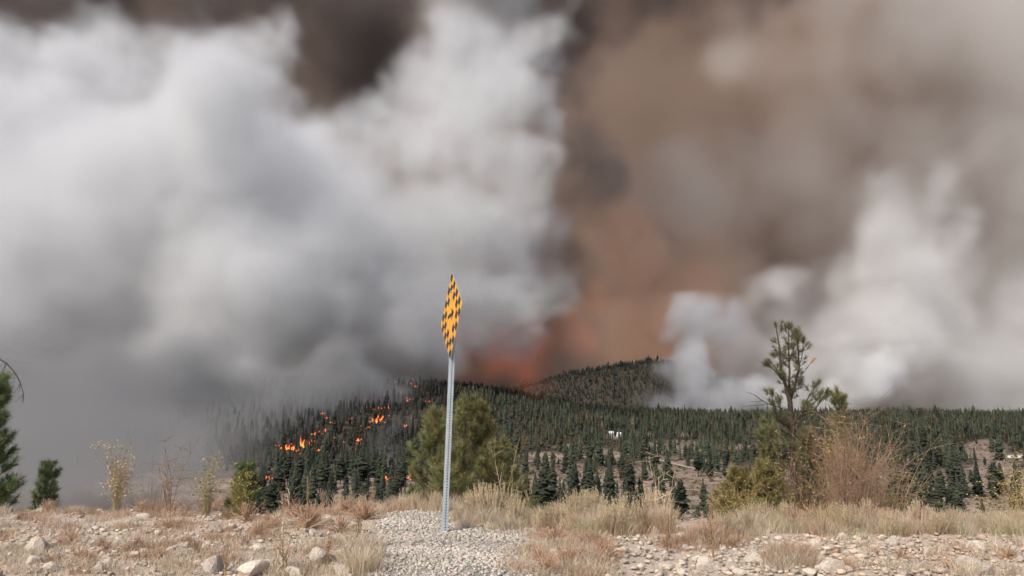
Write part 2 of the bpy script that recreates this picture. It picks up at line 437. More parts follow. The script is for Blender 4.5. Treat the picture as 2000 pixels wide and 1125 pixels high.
# smoke lying on the slope below it, its shade put into a grey colour
smoke('grey_shaded_smoke', (-780, 140, -60), (80, 980, 210), 7.5, PL(
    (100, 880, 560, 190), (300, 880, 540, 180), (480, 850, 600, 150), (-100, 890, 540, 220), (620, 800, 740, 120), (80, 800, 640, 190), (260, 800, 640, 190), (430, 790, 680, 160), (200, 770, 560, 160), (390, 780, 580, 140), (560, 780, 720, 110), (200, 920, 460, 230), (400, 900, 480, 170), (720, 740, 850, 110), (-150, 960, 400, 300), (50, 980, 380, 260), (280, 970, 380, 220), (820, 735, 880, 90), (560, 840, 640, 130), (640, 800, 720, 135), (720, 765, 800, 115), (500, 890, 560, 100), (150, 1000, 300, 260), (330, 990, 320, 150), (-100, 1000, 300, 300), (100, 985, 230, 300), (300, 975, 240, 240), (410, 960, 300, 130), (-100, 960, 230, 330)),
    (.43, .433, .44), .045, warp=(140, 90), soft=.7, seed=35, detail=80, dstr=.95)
# thin smoke curling from the small fires
smoke('thin_smoke', (-300, 330, -60), (60, 900, 120), 6.0, PL(
    (745, 915, 420, 40), (735, 880, 440, 34), (600, 900, 480, 50), (660, 830, 620, 60), (560, 930, 420, 50), (700, 790, 780, 60), (800, 770, 820, 50), (480, 930, 420, 70)),
    (.80, .82, .84), .010, warp=(60, 40), soft=.95, seed=61, detail=40, dstr=1.0)
# thick white smoke just over the ridge
smoke('ridge_smoke', (150, 1130, -30), (760, 1500, 240), 6.5, PL(
    (1330, 735, 1280, 72), (1290, 775, 1280, 60), (1270, 790, 1280, 50), (1370, 790, 1290, 60), (1260, 800, 1280, 34), (1430, 800, 1300, 60), (1700, 720, 1330, 70), (1740, 700, 1330, 50), (1640, 760, 1330, 70), (1560, 780, 1330, 70), (1490, 790, 1320, 60), (1350, 620, 1420, 75), (1410, 650, 1420, 60)),
    (.94, .942, .945), .04, warp=(80, 45), soft=.8, seed=71, detail=50, dstr=.9)
# pale smoke on the right
smoke('white_smoke', (170, 1150, -60), (1350, 2000, 900), 9.5, PL(
    (1440, 660, 1500, 110), (1530, 640, 1500, 130), (1640, 650, 1500, 160), (1730, 570, 1500, 150), (1720, 720, 1450, 140), (1580, 740, 1450, 140),
    (1420, 760, 1450, 100), (1790, 460, 1550, 140, .6), (1850, 560, 1550, 150), (1850, 720, 1500, 160), (1980, 720, 1600, 180), (2080, 650, 1600, 170)),
    (.94, .936, .93), .014, warp=(170, 115), soft=.85, seed=8, detail=110, dstr=.95)
# wide veil of drifting grey-brown smoke behind
smoke('drifting_smoke', (50, 1750, -80), (2700, 2700, 2100), 24, PL(
    (1700, 300, 2100, 380), (1950, 500, 2100, 400), (2000, 150, 2100, 420), (1500, 350, 2200, 260), (1650, 50, 2200, 300), (2250, 350, 2100, 450), (2250, 700, 2000, 350), (1900, 750, 2000, 300), (1650, 750, 2050, 200), (2000, -250, 2300, 420)),
    (.83, .81, .785), .0038, warp=(420, 260), soft=.95, seed=15, detail=260, dstr=1.0)
# brown pall that closes off the horizon
prng = np.random.default_rng(2)
pall = [q for u in range(-700, 2900, 240) for v in range(-500, 950, 220)
        for q in P(u + prng.normal() * 60, v + prng.normal() * 60, 3000 * (1 + .06 * prng.normal()), 400, 1, 0)]
smoke('brown_smoke', (-3900, 2500, -120), (4200, 3600, 2900), 42, pall, (.66, .545, .47), .0060, warp=(700, 350), soft=.5, seed=20, detail=380, dstr=.55)
smoke('orange_smoke', (50, 1800, -60), (750, 2400, 640), 20, PL(
    (1230, 600, 2100, 190), (1300, 680, 2100, 160), (1200, 700, 2100, 160), (1350, 560, 2150, 150), (1190, 480, 2100, 130)),
    (.885, .675, .535), .009, warp=(200, 120), soft=.95, seed=52, detail=150, dstr=.6)
# dark smoke above and behind the plume, overhead shadow put into its colour
smoke('dark_shaded_smoke', (-1500, 1350, 100), (800, 2100, 1500), 16, PL(
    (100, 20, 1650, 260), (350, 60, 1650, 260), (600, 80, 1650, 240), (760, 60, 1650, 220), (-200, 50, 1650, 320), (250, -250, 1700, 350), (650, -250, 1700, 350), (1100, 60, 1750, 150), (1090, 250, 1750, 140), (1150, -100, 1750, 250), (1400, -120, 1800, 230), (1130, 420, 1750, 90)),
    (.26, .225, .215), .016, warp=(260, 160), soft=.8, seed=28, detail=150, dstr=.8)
# smoke lit by fire behind the ridge, the firelight put in as emission
smoke('fire_glow', (-260, 900, 20), (240, 1280, 280), 8, PL(
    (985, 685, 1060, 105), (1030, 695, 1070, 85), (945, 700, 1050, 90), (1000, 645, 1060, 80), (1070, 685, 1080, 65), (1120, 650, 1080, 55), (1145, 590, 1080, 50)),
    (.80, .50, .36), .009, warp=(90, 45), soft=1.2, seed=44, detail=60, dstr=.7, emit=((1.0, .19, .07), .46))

# ---------------------------------------------------------------- the forest in the valley
def conifer(seed, whorls, per, kites, pine=False, lite=False):
    """unit-height conifer: crown triangles (verts, faces, shade) and the trunk height"""
    r = random.Random(seed); V = []; Fc = []; K = []
    bot = .28 if pine else .10
    for w in range(whorls):
        t = (w + r.uniform(-.3, .3)) / whorls; t = min(max(t, 0), .985)
        z = bot + (1 - bot) * t
        if pine: rad = .21 * (math.sin(math.pi * (.22 + .75 * t)) ** .8) * r.uniform(.65, 1.2)
        else: rad = .185 * (1 - t) ** .78 * r.uniform(.75, 1.15) + .012
        k0 = r.uniform(0, 6.3); droop = r.uniform(.05, .30) if not pine else r.uniform(-.25, .15)
        for b in range(per):
            a = k0 + 2 * math.pi * b / per + r.uniform(-.35, .35)
            L = rad * r.uniform(.6, 1.15)
            for q in range(kites):
                a2 = a + (q - (kites - 1) / 2) * .45 * r.uniform(.6, 1.2); L2 = L * (1 if q == 0 else r.uniform(.6, .95))
                ca, sa = math.cos(a2), math.sin(a2)
                wd = L2 * r.uniform(.30, .46) * (1.25 if kites == 1 else 1); zz = z + r.uniform(-.04, .04)
                s0 = .12 if not pine else .35
                o = len(V)
                V += [(ca * L2 * s0, sa * L2 * s0, zz + .01),
                      (ca * L2 * .62 - sa * wd, sa * L2 * .62 + ca * wd, zz - droop * L2 * .7 + r.uniform(-.012, .012)),
                      (ca * L2 * .62 + sa * wd, sa * L2 * .62 - ca * wd, zz - droop * L2 * .7 + r.uniform(-.012, .012)),
                      (ca * L2, sa * L2, zz - droop * L2 + r.uniform(-.01, .02)),
                      (ca * L2 * .6, sa * L2 * .6, zz + .028 + r.uniform(0, .02))]
                if lite: Fc += [(o, o + 2, o + 3), (o, o + 3, o + 1)]
                else: Fc += [(o, o + 2, o + 4), (o, o + 4, o + 1), (o + 4, o + 2, o + 3), (o + 1, o + 4, o + 3)]
                k = r.uniform(.75, 1.3); K += [(k, k, k * .95)] * 5
    # inner mass of the crown
    for (za, zb, ra, rb) in (((bot, .62, .07, .05), (.62, .97, .05, .0)) if not pine else ((bot + .05, .6, .05, .11), (.6, .95, .11, .02))):
        o = len(V); m = 6
        V += [(math.cos(6.283 * j / m) * ra * r.uniform(.7, 1.2), math.sin(6.283 * j / m) * ra, za) for j in range(m)]
        V += [(math.cos(6.283 * j / m) * rb * r.uniform(.7, 1.2), math.sin(6.283 * j / m) * rb, zb) for j in range(m)]
        for j in range(m):
            j2 = (j + 1) % m; Fc += [(o + j, o + j2, o + m + j2), (o + j, o + m + j2, o + m + j)]
        K += [(.9, .9, .9)] * (2 * m)
    o = len(V)
    if not pine:
        V += [(.012, 0, .93), (-.006, .01, .93), (-.006, -.01, .93), (0, 0, 1.03)]; Fc += [(o, o + 1, o + 3), (o + 1, o + 2, o + 3), (o + 2, o, o + 3)]; K += [(1, 1, 1)] * 4
    return np.array(V), np.array(Fc), np.array(K)

def trunk_mesh(seed):
    b = MB(); r = random.Random(seed)
    b.tube([(0, 0, -.03), (r.uniform(-.005, .005), 0, .35), (r.uniform(-.01, .01), r.uniform(-.01, .01), .93)], [.016, .012, .003], 5)
    return b.mesh('trunk', M['far_bark'])

NEAR = [conifer(100 + k, 20, 7, 2, pine=(k % 3 == 2)) for k in range(7)]
FAR = [conifer(200 + k, 9, 5, 1, pine=(k % 3 == 2)) for k in range(6)] + [conifer(260 + k, 7, 4, 1, pine=(k % 3 == 2), lite=True) for k in range(6)]
near_me = [np_mesh('crown', v, f, M['far_crown'], k) for v, f, k in NEAR]
trunk_me = [trunk_mesh(k) for k in range(7)]

def openness(u, v):
    o = np.zeros_like(u)
    for cu, cv, ru, rv, k in CLEAR:
        d = ((u - cu) / ru) ** 2 + ((v - cv) / rv) ** 2
        o = np.maximum(o, k * (d < 1))
    return o

pts = []
for (y0, y1, sp) in ((185, 450, 8.5), (450, 800, 7.6), (800, 1160, 7.2), (1160, 1480, 13), (1480, 1800, 8)):
    gy = np.arange(y0, y1, sp); gx = np.arange(-.95 * y1, .95 * y1, sp)
    X, Y = np.meshgrid(gx, gy); X = X + rng.uniform(-.48, .48, X.shape) * sp; Y = Y + rng.uniform(-.48, .48, Y.shape) * sp
    X = X.ravel(); Y = Y.ravel()
    k = np.abs(X) < .74 * Y + 10
    if y0 == 1480: k &= (X > -250) & (X < 700)
    if y0 == 1160: k &= (X > -300) & (X < 700)
    pts.append(np.column_stack([X[k], Y[k]]))
pts = np.concatenate(pts)
tz = hz(pts[:, 0], pts[:, 1]); tu, tv = proj(pts[:, 0], pts[:, 1], tz)
keep = rng.random(len(pts)) > openness(tu, tv)
keep &= rng.random(len(pts)) > .35 * (n2(pts[:, 0], pts[:, 1], 45, 6) > .12) * (pts[:, 1] < 700)
keep &= ~((tu < 400) & (rng.random(len(pts)) < .85))            # burnt over, lost in the smoke
keep &= ~((tu > 1000) & (pts[:, 1] < 430) & (rng.random(len(pts)) < .35))
keep &= ~((tu < 455) & (pts[:, 1] < 420))
keep &= ~((pts[:, 1] < 255) & (rng.random(len(pts)) < .55))
pts = pts[keep]; tz = tz[keep]; tu = tu[keep]; tv = tv[keep]
th = rng.uniform(8.0, 13.5, len(pts)) * np.where(rng.random(len(pts)) < .3, .62, 1) * np.where(rng.random(len(pts)) < .08, 1.35, 1)
burnt = ((tu < 880) & (pts[:, 1] < 1150))
# trees placed one by one along the sparse lower slope
EXPL = [(1375, 997, 60), (1317, 985, 48), (1278, 987, 42), (1250, 978, 46), (1232, 980, 76), (1193, 972, 62), (1168, 972, 52), (1193, 907, 32), (1372, 908, 27),
        (1281, 906, 45), (1399, 923, 50), (1958, 966, 60), (1909, 938, 42), (1954, 899, 52), (1911, 970, 58), (1884, 972, 60), (1839, 970, 60), (1812, 987, 82),
        (1080, 968, 52), (1120, 972, 58), (1145, 950, 50), (1065, 930, 44), (1105, 925, 46), (1215, 940, 50), (1340, 905, 36), (1420, 915, 44), (1755, 985, 75), (1985, 985, 60)]
ex = [(*hit(u, v, 60), h) for u, v, h in EXPL]
pts = np.concatenate([np.array([(e[0], e[1]) for e in ex]), pts]); tz = np.concatenate([np.array([e[2] for e in ex]), tz])
th = np.concatenate([np.array([e[3] * e[1] / F for e in ex]), th]); burnt = np.concatenate([np.zeros(len(ex), bool), burnt])
tu, tv = proj(pts[:, 0], pts[:, 1], tz)
top = proj(pts[:, 0], pts[:, 1], tz + th)[1]
vis = (tu > 5) & (tu < 1995) & (top < 980) & (tu > 470)
score = th / pts[:, 1] * vis; score[:len(ex)] += 1
order = np.argsort(-score)
NIND = 300
ind = order[:NIND]; rest = order[NIND:]
LAND = [(1205, 853, 'the small white house'), (1250, 893, 'the pale dirt road'), (1345, 914, 'the lower bend of the dirt road'), (1975, 896, 'the white camper trailers'), (1335, 940, 'the open clearing'), (1180, 885, 'the upper end of the dirt road'),
        (1060, 898, 'the short dirt track behind the young pines'), (1375, 990, 'the foot of the clearing'), (1930, 935, 'the dry scrub slope below the trailers'), (1800, 930, 'the leafless bush'), (1560, 900, 'the tall forked pine'), (1110, 965, 'the valley floor beyond the sage'), (1220, 965, 'the valley edge of the clearing'), (1450, 900, 'the wooded end of the dirt road'), (1670, 880, 'the yellow-leaved bush')]
BURN = [(592, 884, 'the largest fire'), (775, 950, 'the broad fire at the hill foot'), (523, 944, 'the small round fire in grey smoke'), (737, 829, 'the wide red fire'), (700, 890, 'the scattered small flames'), (840, 880, 'the sign post and young pines'), (650, 940, 'the straw plume on the bank')]
LXY = [(*hit(u, v, 60)[:2], t) for u, v, t in LAND]; BXY = [(*hit(u, v, 60)[:2], t) for u, v, t in BURN]
def tree_label(x, y, h, pine, fire):
    ph = min(BXY if fire else LXY, key=lambda q: (q[0] - x) ** 2 + (q[1] - y) ** 2)[2]
    sz = 'short' if h < 8.5 else 'tall' if h > 12 else 'mid-sized'
    if fire: return f'{sz} blackened {"round-topped pine" if pine else "pointed conifer"} near {ph}', 'blackened conifers on the burning hillside'
    return f'{sz} {"round-topped green pine" if pine else "pointed dark green conifer"} near {ph}', 'conifers on the valley slope'
for i in ind:
    x, y, z, h = pts[i, 0], pts[i, 1], tz[i], th[i]
    k = int(rng.integers(0, 7)); sxy = h * rng.uniform(.95, 1.45)
    pine = k % 3 == 2
    lab, grp = tree_label(x, y, h, pine, burnt[i])
    t = thing('pine_tree' if pine else 'conifer_tree', lab, 'tree', (x, y, z - .2), grp, float(rng.uniform(0, 6.28)))
    t.scale = (sxy, sxy, h)
    link('crown', near_me[k], t); link('trunk', trunk_me[k], t)
# the rest of the wood, too far or too many to count
Vs = []; Fs = []; Ks = []; off = 0
kind = rng.integers(0, 6, len(rest)) + 6 * (pts[rest, 1] > 560)
for k in range(12):
    s = rest[kind == k]
    if not len(s): continue
    v, f, kk = FAR[k]
    tint = rng.uniform(.65, 1.35, (len(s), 1)) * np.array([[1, 1, 1]]) * np.column_stack([rng.uniform(.85, 1.25, len(s)), np.ones(len(s)), rng.uniform(.85, 1.1, len(s))])
    dead = rng.random(len(s)) < .06; tint[dead] *= (1.9, 1.25, 1.0); tint[burnt[s]] *= (.55, .5, .6); tint[pts[s, 1] > 1300] *= (.55, .62, .85)  # far knoll trees: bluish haze put into their tint
    P3 = np.column_stack([pts[s], tz[s] - .3])
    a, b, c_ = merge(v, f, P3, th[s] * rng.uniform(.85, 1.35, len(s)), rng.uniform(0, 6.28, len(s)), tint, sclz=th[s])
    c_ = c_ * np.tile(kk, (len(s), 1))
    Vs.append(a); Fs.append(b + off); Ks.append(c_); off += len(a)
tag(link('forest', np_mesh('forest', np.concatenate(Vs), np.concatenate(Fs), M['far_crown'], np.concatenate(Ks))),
    'dark green conifer forest covering the far hillside and ridge', kind='stuff')


# low scrub on the open slope
sc_pts = []
for _ in range(5200):
    y = float(rng.uniform(190, 620)); x = float(rng.uniform(-.1, .75) * y); sc_pts.append((x, y))
sc_pts = np.array(sc_pts)
b_v = []; b_f = []
for k in range(9):
    a = 2 * math.pi * k / 9; r_ = rnd.uniform(.6, 1); o = len(b_v)
    b_v += [(0, 0, rnd.uniform(.5, .9)), (math.cos(a) * r_, math.sin(a) * r_, rnd.uniform(0, .5)), (math.cos(a + .8) * r_, math.sin(a + .8) * r_, rnd.uniform(0, .4))]; b_f.append((o, o + 1, o + 2))
tint = rng.uniform(.6, 1.4, (len(sc_pts), 1)) * np.array([[1.0, .85, .72]])
tint[rng.random(len(sc_pts)) < .35] = (.5, .6, .38)
a, b, c_ = merge(np.array(b_v), np.array(b_f), np.column_stack([sc_pts, hz(sc_pts[:, 0], sc_pts[:, 1]) - .1]), rng.uniform(.5, 1.5, len(sc_pts)), rng.uniform(0, 6.28, len(sc_pts)), tint)
M['scrub'] = mat('valley_scrub', (.16, .135, .10), .9, tint=True)
tag(link('scrub', np_mesh('scrub', a, b, M['scrub'], c_)), 'low dry scrub dotted over the open valley slope', kind='stuff')

# ---------------------------------------------------------------- small buildings among the trees
def house(name, label, u, v, wpx, hpx, rz, roofc, parts=True, depth=.7):
    x, y, z = hit(u, v, 60); s = y / F; w = wpx * s; h = hpx * s; d = w * depth
    t = thing(name, label, 'building', (x, y, z - .1), None, rz)
    b = MB(); b.box((-w / 2, -d / 2, 0), (w / 2, d / 2, h)); b.build('wall', M['white'], t)
    b = MB(); o = .35; rh = h * .45
    b.add([(-w / 2 - o, -d / 2 - o, h), (w / 2 + o, -d / 2 - o, h), (w / 2 + o, d / 2 + o, h), (-w / 2 - o, d / 2 + o, h), (-w / 2 - o, 0, h + rh), (w / 2 + o, 0, h + rh)],
          [(0, 1, 5, 4), (2, 3, 4, 5), (1, 2, 5), (3, 0, 4), (3, 2, 1, 0)]); b.build('roof', roofc, t)
    for k in (-.28, .2):
        b = MB(); b.box((w * k - .55, -d / 2 - .04, h * .35), (w * k + .55, -d / 2 - .003, h * .78)); b.build('window', M['glass'], t)
    return t
house('farmhouse', 'small white house with pale roof among the trees above the dirt road', 1211, 853, 15, 6, .25, M['white'])
house('garden_shed', 'tall narrow white shed beside the small white house', 1194, 854, 7, 8, -.1, M['white'])
def trailer(label, u, v, wpx, hpx):
    x, y, z = hit(u, v, 60); s = y / F; w = wpx * s; h = hpx * s
    t = thing('camper_trailer', label, 'trailer', (x, y, z), None, rnd.uniform(-.2, .2))
    b = MB(); b.add([(-w / 2, -1, .5), (w / 2, -1, .5), (w / 2, 1, .5), (-w / 2, 1, .5), (-w / 2, -1, h), (w / 2 - .5, -1, h), (w / 2 - .5, 1, h), (-w / 2, 1, h), (w / 2, -1, h * .65), (w / 2, 1, h * .65)],
          [(0, 1, 8, 5, 4), (1, 2, 9, 8), (8, 9, 6, 5), (3, 7, 6, 9, 2), (0, 4, 7, 3), (4, 5, 6, 7), (3, 2, 1, 0)]); b.build('body', M['white'], t)
    b = MB(); b.box((-w * .3, -1.03, h * .5), (w * .15, -1.003, h * .82)); b.build('window', M['glass'], t)
    for sx in (-.2, .12):
        for sy in (-.85, .85):
            b = MB(); b.tube([(w * sx, sy - .12, .35), (w * sx, sy + .12, .35)], .36, 10); b.build('wheel', M['hole'], t)
trailer('white camper trailer parked beside the dirt track under the wide pine', 1975, 896, 9, 6)
trailer('longer white camper trailer at the end of the dirt track', 1995, 896, 12, 6)

# ---------------------------------------------------------------- flames on the burning hill
def flame_material():
    m = bpy.data.materials.new('flame'); m.use_nodes = True; t = m.node_tree; t.nodes.clear()
    N = t.nodes.new; L = t.links.new
    out = N('ShaderNodeOutputMaterial'); em = N('ShaderNodeEmission'); at = N('ShaderNodeAttribute'); at.attribute_name = 'tint'
    L(at.outputs['Color'], em.inputs['Color']); em.inputs['Strength'].default_value = 2.4; L(em.outputs[0], out.inputs['Surface'])
    return m
M['flame'] = flame_material()
def flame(u, v, px, label, group=None):
    x, y, z = hit(u, v, 60); s = px * .9 * y / F
    t = MB(); r = random.Random(int(u * 7 + v)); lift = 1.5 if px > 10 else r.uniform(3, 9)      # small ones burn up in the crowns
    for k in range(max(4, int(px * 1.1))):
        bx, by = r.gauss(0, .6) * s, r.gauss(0, .5) * s; h = s * (.15 + .85 * r.random() ** 2) * math.exp(-(bx / s) ** 2 * .7); w = s * r.uniform(.04, .11)
        lean = r.uniform(-.1, .4) * h; n = 5; a0 = r.uniform(0, 6)
        zz = float(hz(x + bx, y + by)) - z + r.uniform(0, .8) * s * .6 + lift
        ring = []; cols = []
        for q, (f, wd) in enumerate(((0, .7), (.25, 1), (.6, .6), (1, .03))):
            for j in range(n):
                a = a0 + 2 * math.pi * j / n
                ring.append((bx + lean * f * f + math.cos(a) * w * wd * r.uniform(.7, 1.3), by + math.sin(a) * w * wd, zz + h * f))
                cols.append([(1, .36, .08), (1, .24, .05), (1, .12, .03), (.8, .05, .015)][q])
        o = len(t.v); t.v += ring; t.c += cols
        for q in range(3):
            for j in range(n): t.f.append((o + q * n + j, o + q * n + (j + 1) % n, o + (q + 1) * n + (j + 1) % n, o + (q + 1) * n + j))
    ob = t.build('fire', M['flame']); ob.location = (x, y, z); tag(ob, label, 'fire', group)
flame(592, 884, 24, 'largest bright orange flames with tall tongue on the burning hillside')
flame(566, 886, 16, 'low spreading orange flames next to the largest fire')
flame(775, 950, 22, 'broad orange fire at the foot of the burning hill near the young pines')
flame(523, 944, 12, 'small round orange fire low down in the grey smoke')
flame(737, 829, 15, 'wide red fire halfway up the slope among dark conifers')
flame(717, 789, 12, 'red fire high on the slope beside its twin')
flame(746, 806, 14, 'curved red flame leaning along the high slope')
flame(776, 776, 12, 'flat red fire line near the hilltop')
flame(620, 764, 9, 'lone red flame glowing through thick grey smoke')
for u, v, p in ((612, 862, 8), (635, 858, 7), (700, 882, 8), (692, 908, 7), (697, 897, 6), (712, 884, 5), (630, 826, 6), (656, 781, 5), (548, 900, 6), (560, 892, 5), (611, 883, 6), (638, 839, 5), (705, 850, 5), (728, 838, 5),
                (760, 838, 4), (771, 759, 5), (800, 765, 5), (810, 772, 4), (712, 806, 5), (725, 812, 5), (748, 792, 5), (425, 828, 5), (770, 905, 4), (652, 852, 4), *[(500 + 330 * f + rnd.gauss(0, 34), 935 - 165 * f + rnd.gauss(0, 26), rnd.uniform(3, 6.5)) for f in np.linspace(.05, 1, 32)]):
    ph = min(BURN[:5], key=lambda q: (q[0] - u) ** 2 + (q[1] - v) ** 2)[2]
    flame(u, v, p, 'small scattered orange flame near ' + ph, 'small flames on the burning hillside')

# ---------------------------------------------------------------- young pines and bushes just below the bank
def needles(tufts, seed, per=55, wid=.0055):
    """tufts: list of (pos, dir, length, tint) -> triangles of pine needles"""
    r = np.random.default_rng(seed); n = len(tufts)
    pos = np.array([t[0] for t in tufts], float); dr = np.array([t[1] for t in tufts], float)
    dr /= np.linalg.norm(dr, axis=1)[:, None] + 1e-9
    ln = np.array([t[2] for t in tufts], float); tn = np.array([t[3] for t in tufts], float)
    pos = np.repeat(pos, per, 0); dr = np.repeat(dr, per, 0); ln = np.repeat(ln, per); tn = np.repeat(tn, per, 0)
    m = len(pos)
    back = r.uniform(-.35, .55, m)[:, None] * ln[:, None]
    p = pos + dr * back
    q = r.normal(size=(m, 3)); q /= np.linalg.norm(q, axis=1)[:, None]
    d = dr * r.uniform(.35, 1.1, m)[:, None] + q * .85; d[:, 2] += .12
    d /= np.linalg.norm(d, axis=1)[:, None]
    L_ = ln * r.uniform(.6, 1.1, m)
    s = np.cross(d, r.normal(size=(m, 3))); s /= np.linalg.norm(s, axis=1)[:, None]; s *= wid
    V = np.stack([p - s, p + s, p + d * L_[:, None]], 1).reshape(-1, 3)
    K = np.repeat(tn * r.uniform(.7, 1.3, m)[:, None], 3, 0)
    return V, np.arange(len(V)).reshape(-1, 3), K

def pine_from(name, label, base, stems, tufts, seed, per=55, wid=.0055, group=None, crown_label=None):
    """stems: list of (points, radii), trunk first; everything relative to base"""
    t = thing(name, label, 'tree', base, group)
    b = MB(); b.tube(stems[0][0], stems[0][1], 7); b.build('trunk', M['bark'], t, True)
    b = MB()
    for p_, r_ in stems[1:]: b.tube(p_, r_, 4)
    if b.v: b.build('branches', M['bark'], t)
    V, Fc, K = needles(tufts, seed, per, wid)
    link('crown', np_mesh('crown', V, Fc, M['needle'], K), t)
    return t

def young_pine(label, u, vtop, Y, spread, seed, low=.1, dens=1.0, tint=(1, 1, 1), tl=.20, group=None, wid=.0055):
    r = random.Random(seed)
    top = unproj(u, vtop, Y); z0 = float(hz(top[0], Y)); h = top[2] - z0
    lean = (r.uniform(-.06, .06) * h, r.uniform(-.05, .05) * h)
    trunk = [(lean[0] * (1 - f) * -1 * (1 - f), lean[1] * f * (1 - f), h * f) for f in np.linspace(0, 1, 9)]
    def tp(f): return Vector((np.interp(f, np.linspace(0, 1, 9), [p[0] for p in trunk]), np.interp(f, np.linspace(0, 1, 9), [p[1] for p in trunk]), h * f))
    stems = [(trunk, [max(.012, .011 * h * (1 - f) + .012) for f in np.linspace(0, 1, 9)])]
    tufts = []
    def tc(): 
        k = r.uniform(.55, 1.35); return (tint[0] * k * r.uniform(.9, 1.15), tint[1] * k, tint[2] * k * r.uniform(.8, 1.1))
    f = low
    while f < .97:
        nb = r.randint(4, 6)
        a0 = r.uniform(0, 6.28)
        for b in range(nb):
            a = a0 + 6.283 * b / nb + r.uniform(-.4, .4)
            L_ = spread * ((1 - f) ** .75) * r.uniform(.65, 1.1) + .12
            p = tp(min(1, f + r.uniform(-.02, .02))); el = r.uniform(.05, .45) + .5 * f
            pts = [p]; n = 5
            for k in range(n):
                e = el + .5 * k / n; pts.append(pts[-1] + Vector((math.cos(a) * math.cos(e), math.sin(a) * math.cos(e), math.sin(e))) * L_ / n)
                a += r.uniform(-.15, .15)
            stems.append((pts, [max(.004, .016 * L_ * (1 - k / (n + 1)) + .003) for k in range(n + 1)]))
            for k in range(2, n + 1):
                if r.random() < dens * (.16 + .10 * k):
                    tufts.append((pts[k], pts[k] - pts[k - 1], tl * r.uniform(.8, 1.2), tc()))
                for s in (-1, 1):
                    if r.random() < dens * .38:
                        sa = a + s * r.uniform(.5, 1.0); sl = L_ * r.uniform(.15, .34); e = el + r.uniform(.2, .6)
                        q = pts[k] + Vector((math.cos(sa) * math.cos(e), math.sin(sa) * math.cos(e), math.sin(e))) * sl
                        stems.append(([pts[k], q], [.006, .004])); tufts.append((q, q - pts[k], tl * r.uniform(.75, 1.15), tc()))
        f += r.uniform(.05, .075) * (1.15 - .4 * f)
    for k in range(4): tufts.append((tp(1) + Vector((r.uniform(-.04, .04), r.uniform(-.04, .04), -.09 * k)), Vector((r.uniform(-.3, .3), r.uniform(-.3, .3), 1)), tl * 1.05, tc()))
    return pine_from('young_pine', label, (top[0], Y, z0), stems, tufts, seed, wid=wid, group=group)

YG = (1.05, 1.06, .85)
young_pine('slender young yellow-green pine to one side of the sign post', 850, 815, 20.5, 1.2, 1, .12, .75, YG)
young_pine('tallest young yellow-green pine behind the sign post', 910, 778, 22, 1.45, 2, .08, .85, YG)
young_pine('young pine with brownish inner twigs crowding the tallest one', 940, 800, 22.6, 1.4, 3, .08, 1.0, (1.1, 1.0, .85))
young_pine('low spreading young pine with bushy rounded top beside bare twigs', 975, 872, 20.6, 1.35, 4, .08, .8, YG)
young_pine('squat young pine low behind the sign post', 890, 880, 19.5, 1.0, 6, .1, 1.0, (1.0, 1.0, .8))
young_pine('deep green bushy pine cut off by the frame edge', -4, 742, 17, .62, 7, .08, 1.0, (.72, .92, .75))
young_pine('second deep green pine standing close behind the bushy one', -45, 765, 18, .8, 8, .08, 1.0, (.66, .86, .72))
young_pine('tiny green pine sapling standing alone above the dry weeds', 95, 912, 16, .28, 9, .34, .35, (.72, .92, .75), tl=.13)
young_pine('small dark green pine with pointed top behind yellow-leaved bush', 1637, 762, 24, .95, 10, .1, .9, (.9, .95, .8))
young_pine('low olive pine shrub behind dry stalks on the bank edge', 1442, 935, 16.5, .8, 12, .1, 1.0, (1.15, 1.0, .7), tl=.14)
young_pine('low olive pine shrub with sparse tip next to the dry stalks', 1490, 915, 17.5, .8, 13, .1, .8, (1.1, 1.0, .7), tl=.14)
young_pine('dull green pine leaning out under the tall forked pine', 1500, 832, 21, 1.0, 14, .12, .9, (.85, .85, .7))
young_pine('dull green pine crowding the foot of the tall forked pine', 1575, 860, 20.5, 1.0, 15, .1, .9, (.8, .82, .7))
young_pine('small dark pine at the edge of the pale bank weeds', 480, 912, 19, .62, 16, .15, .9, (.55, .75, .6), tl=.13)

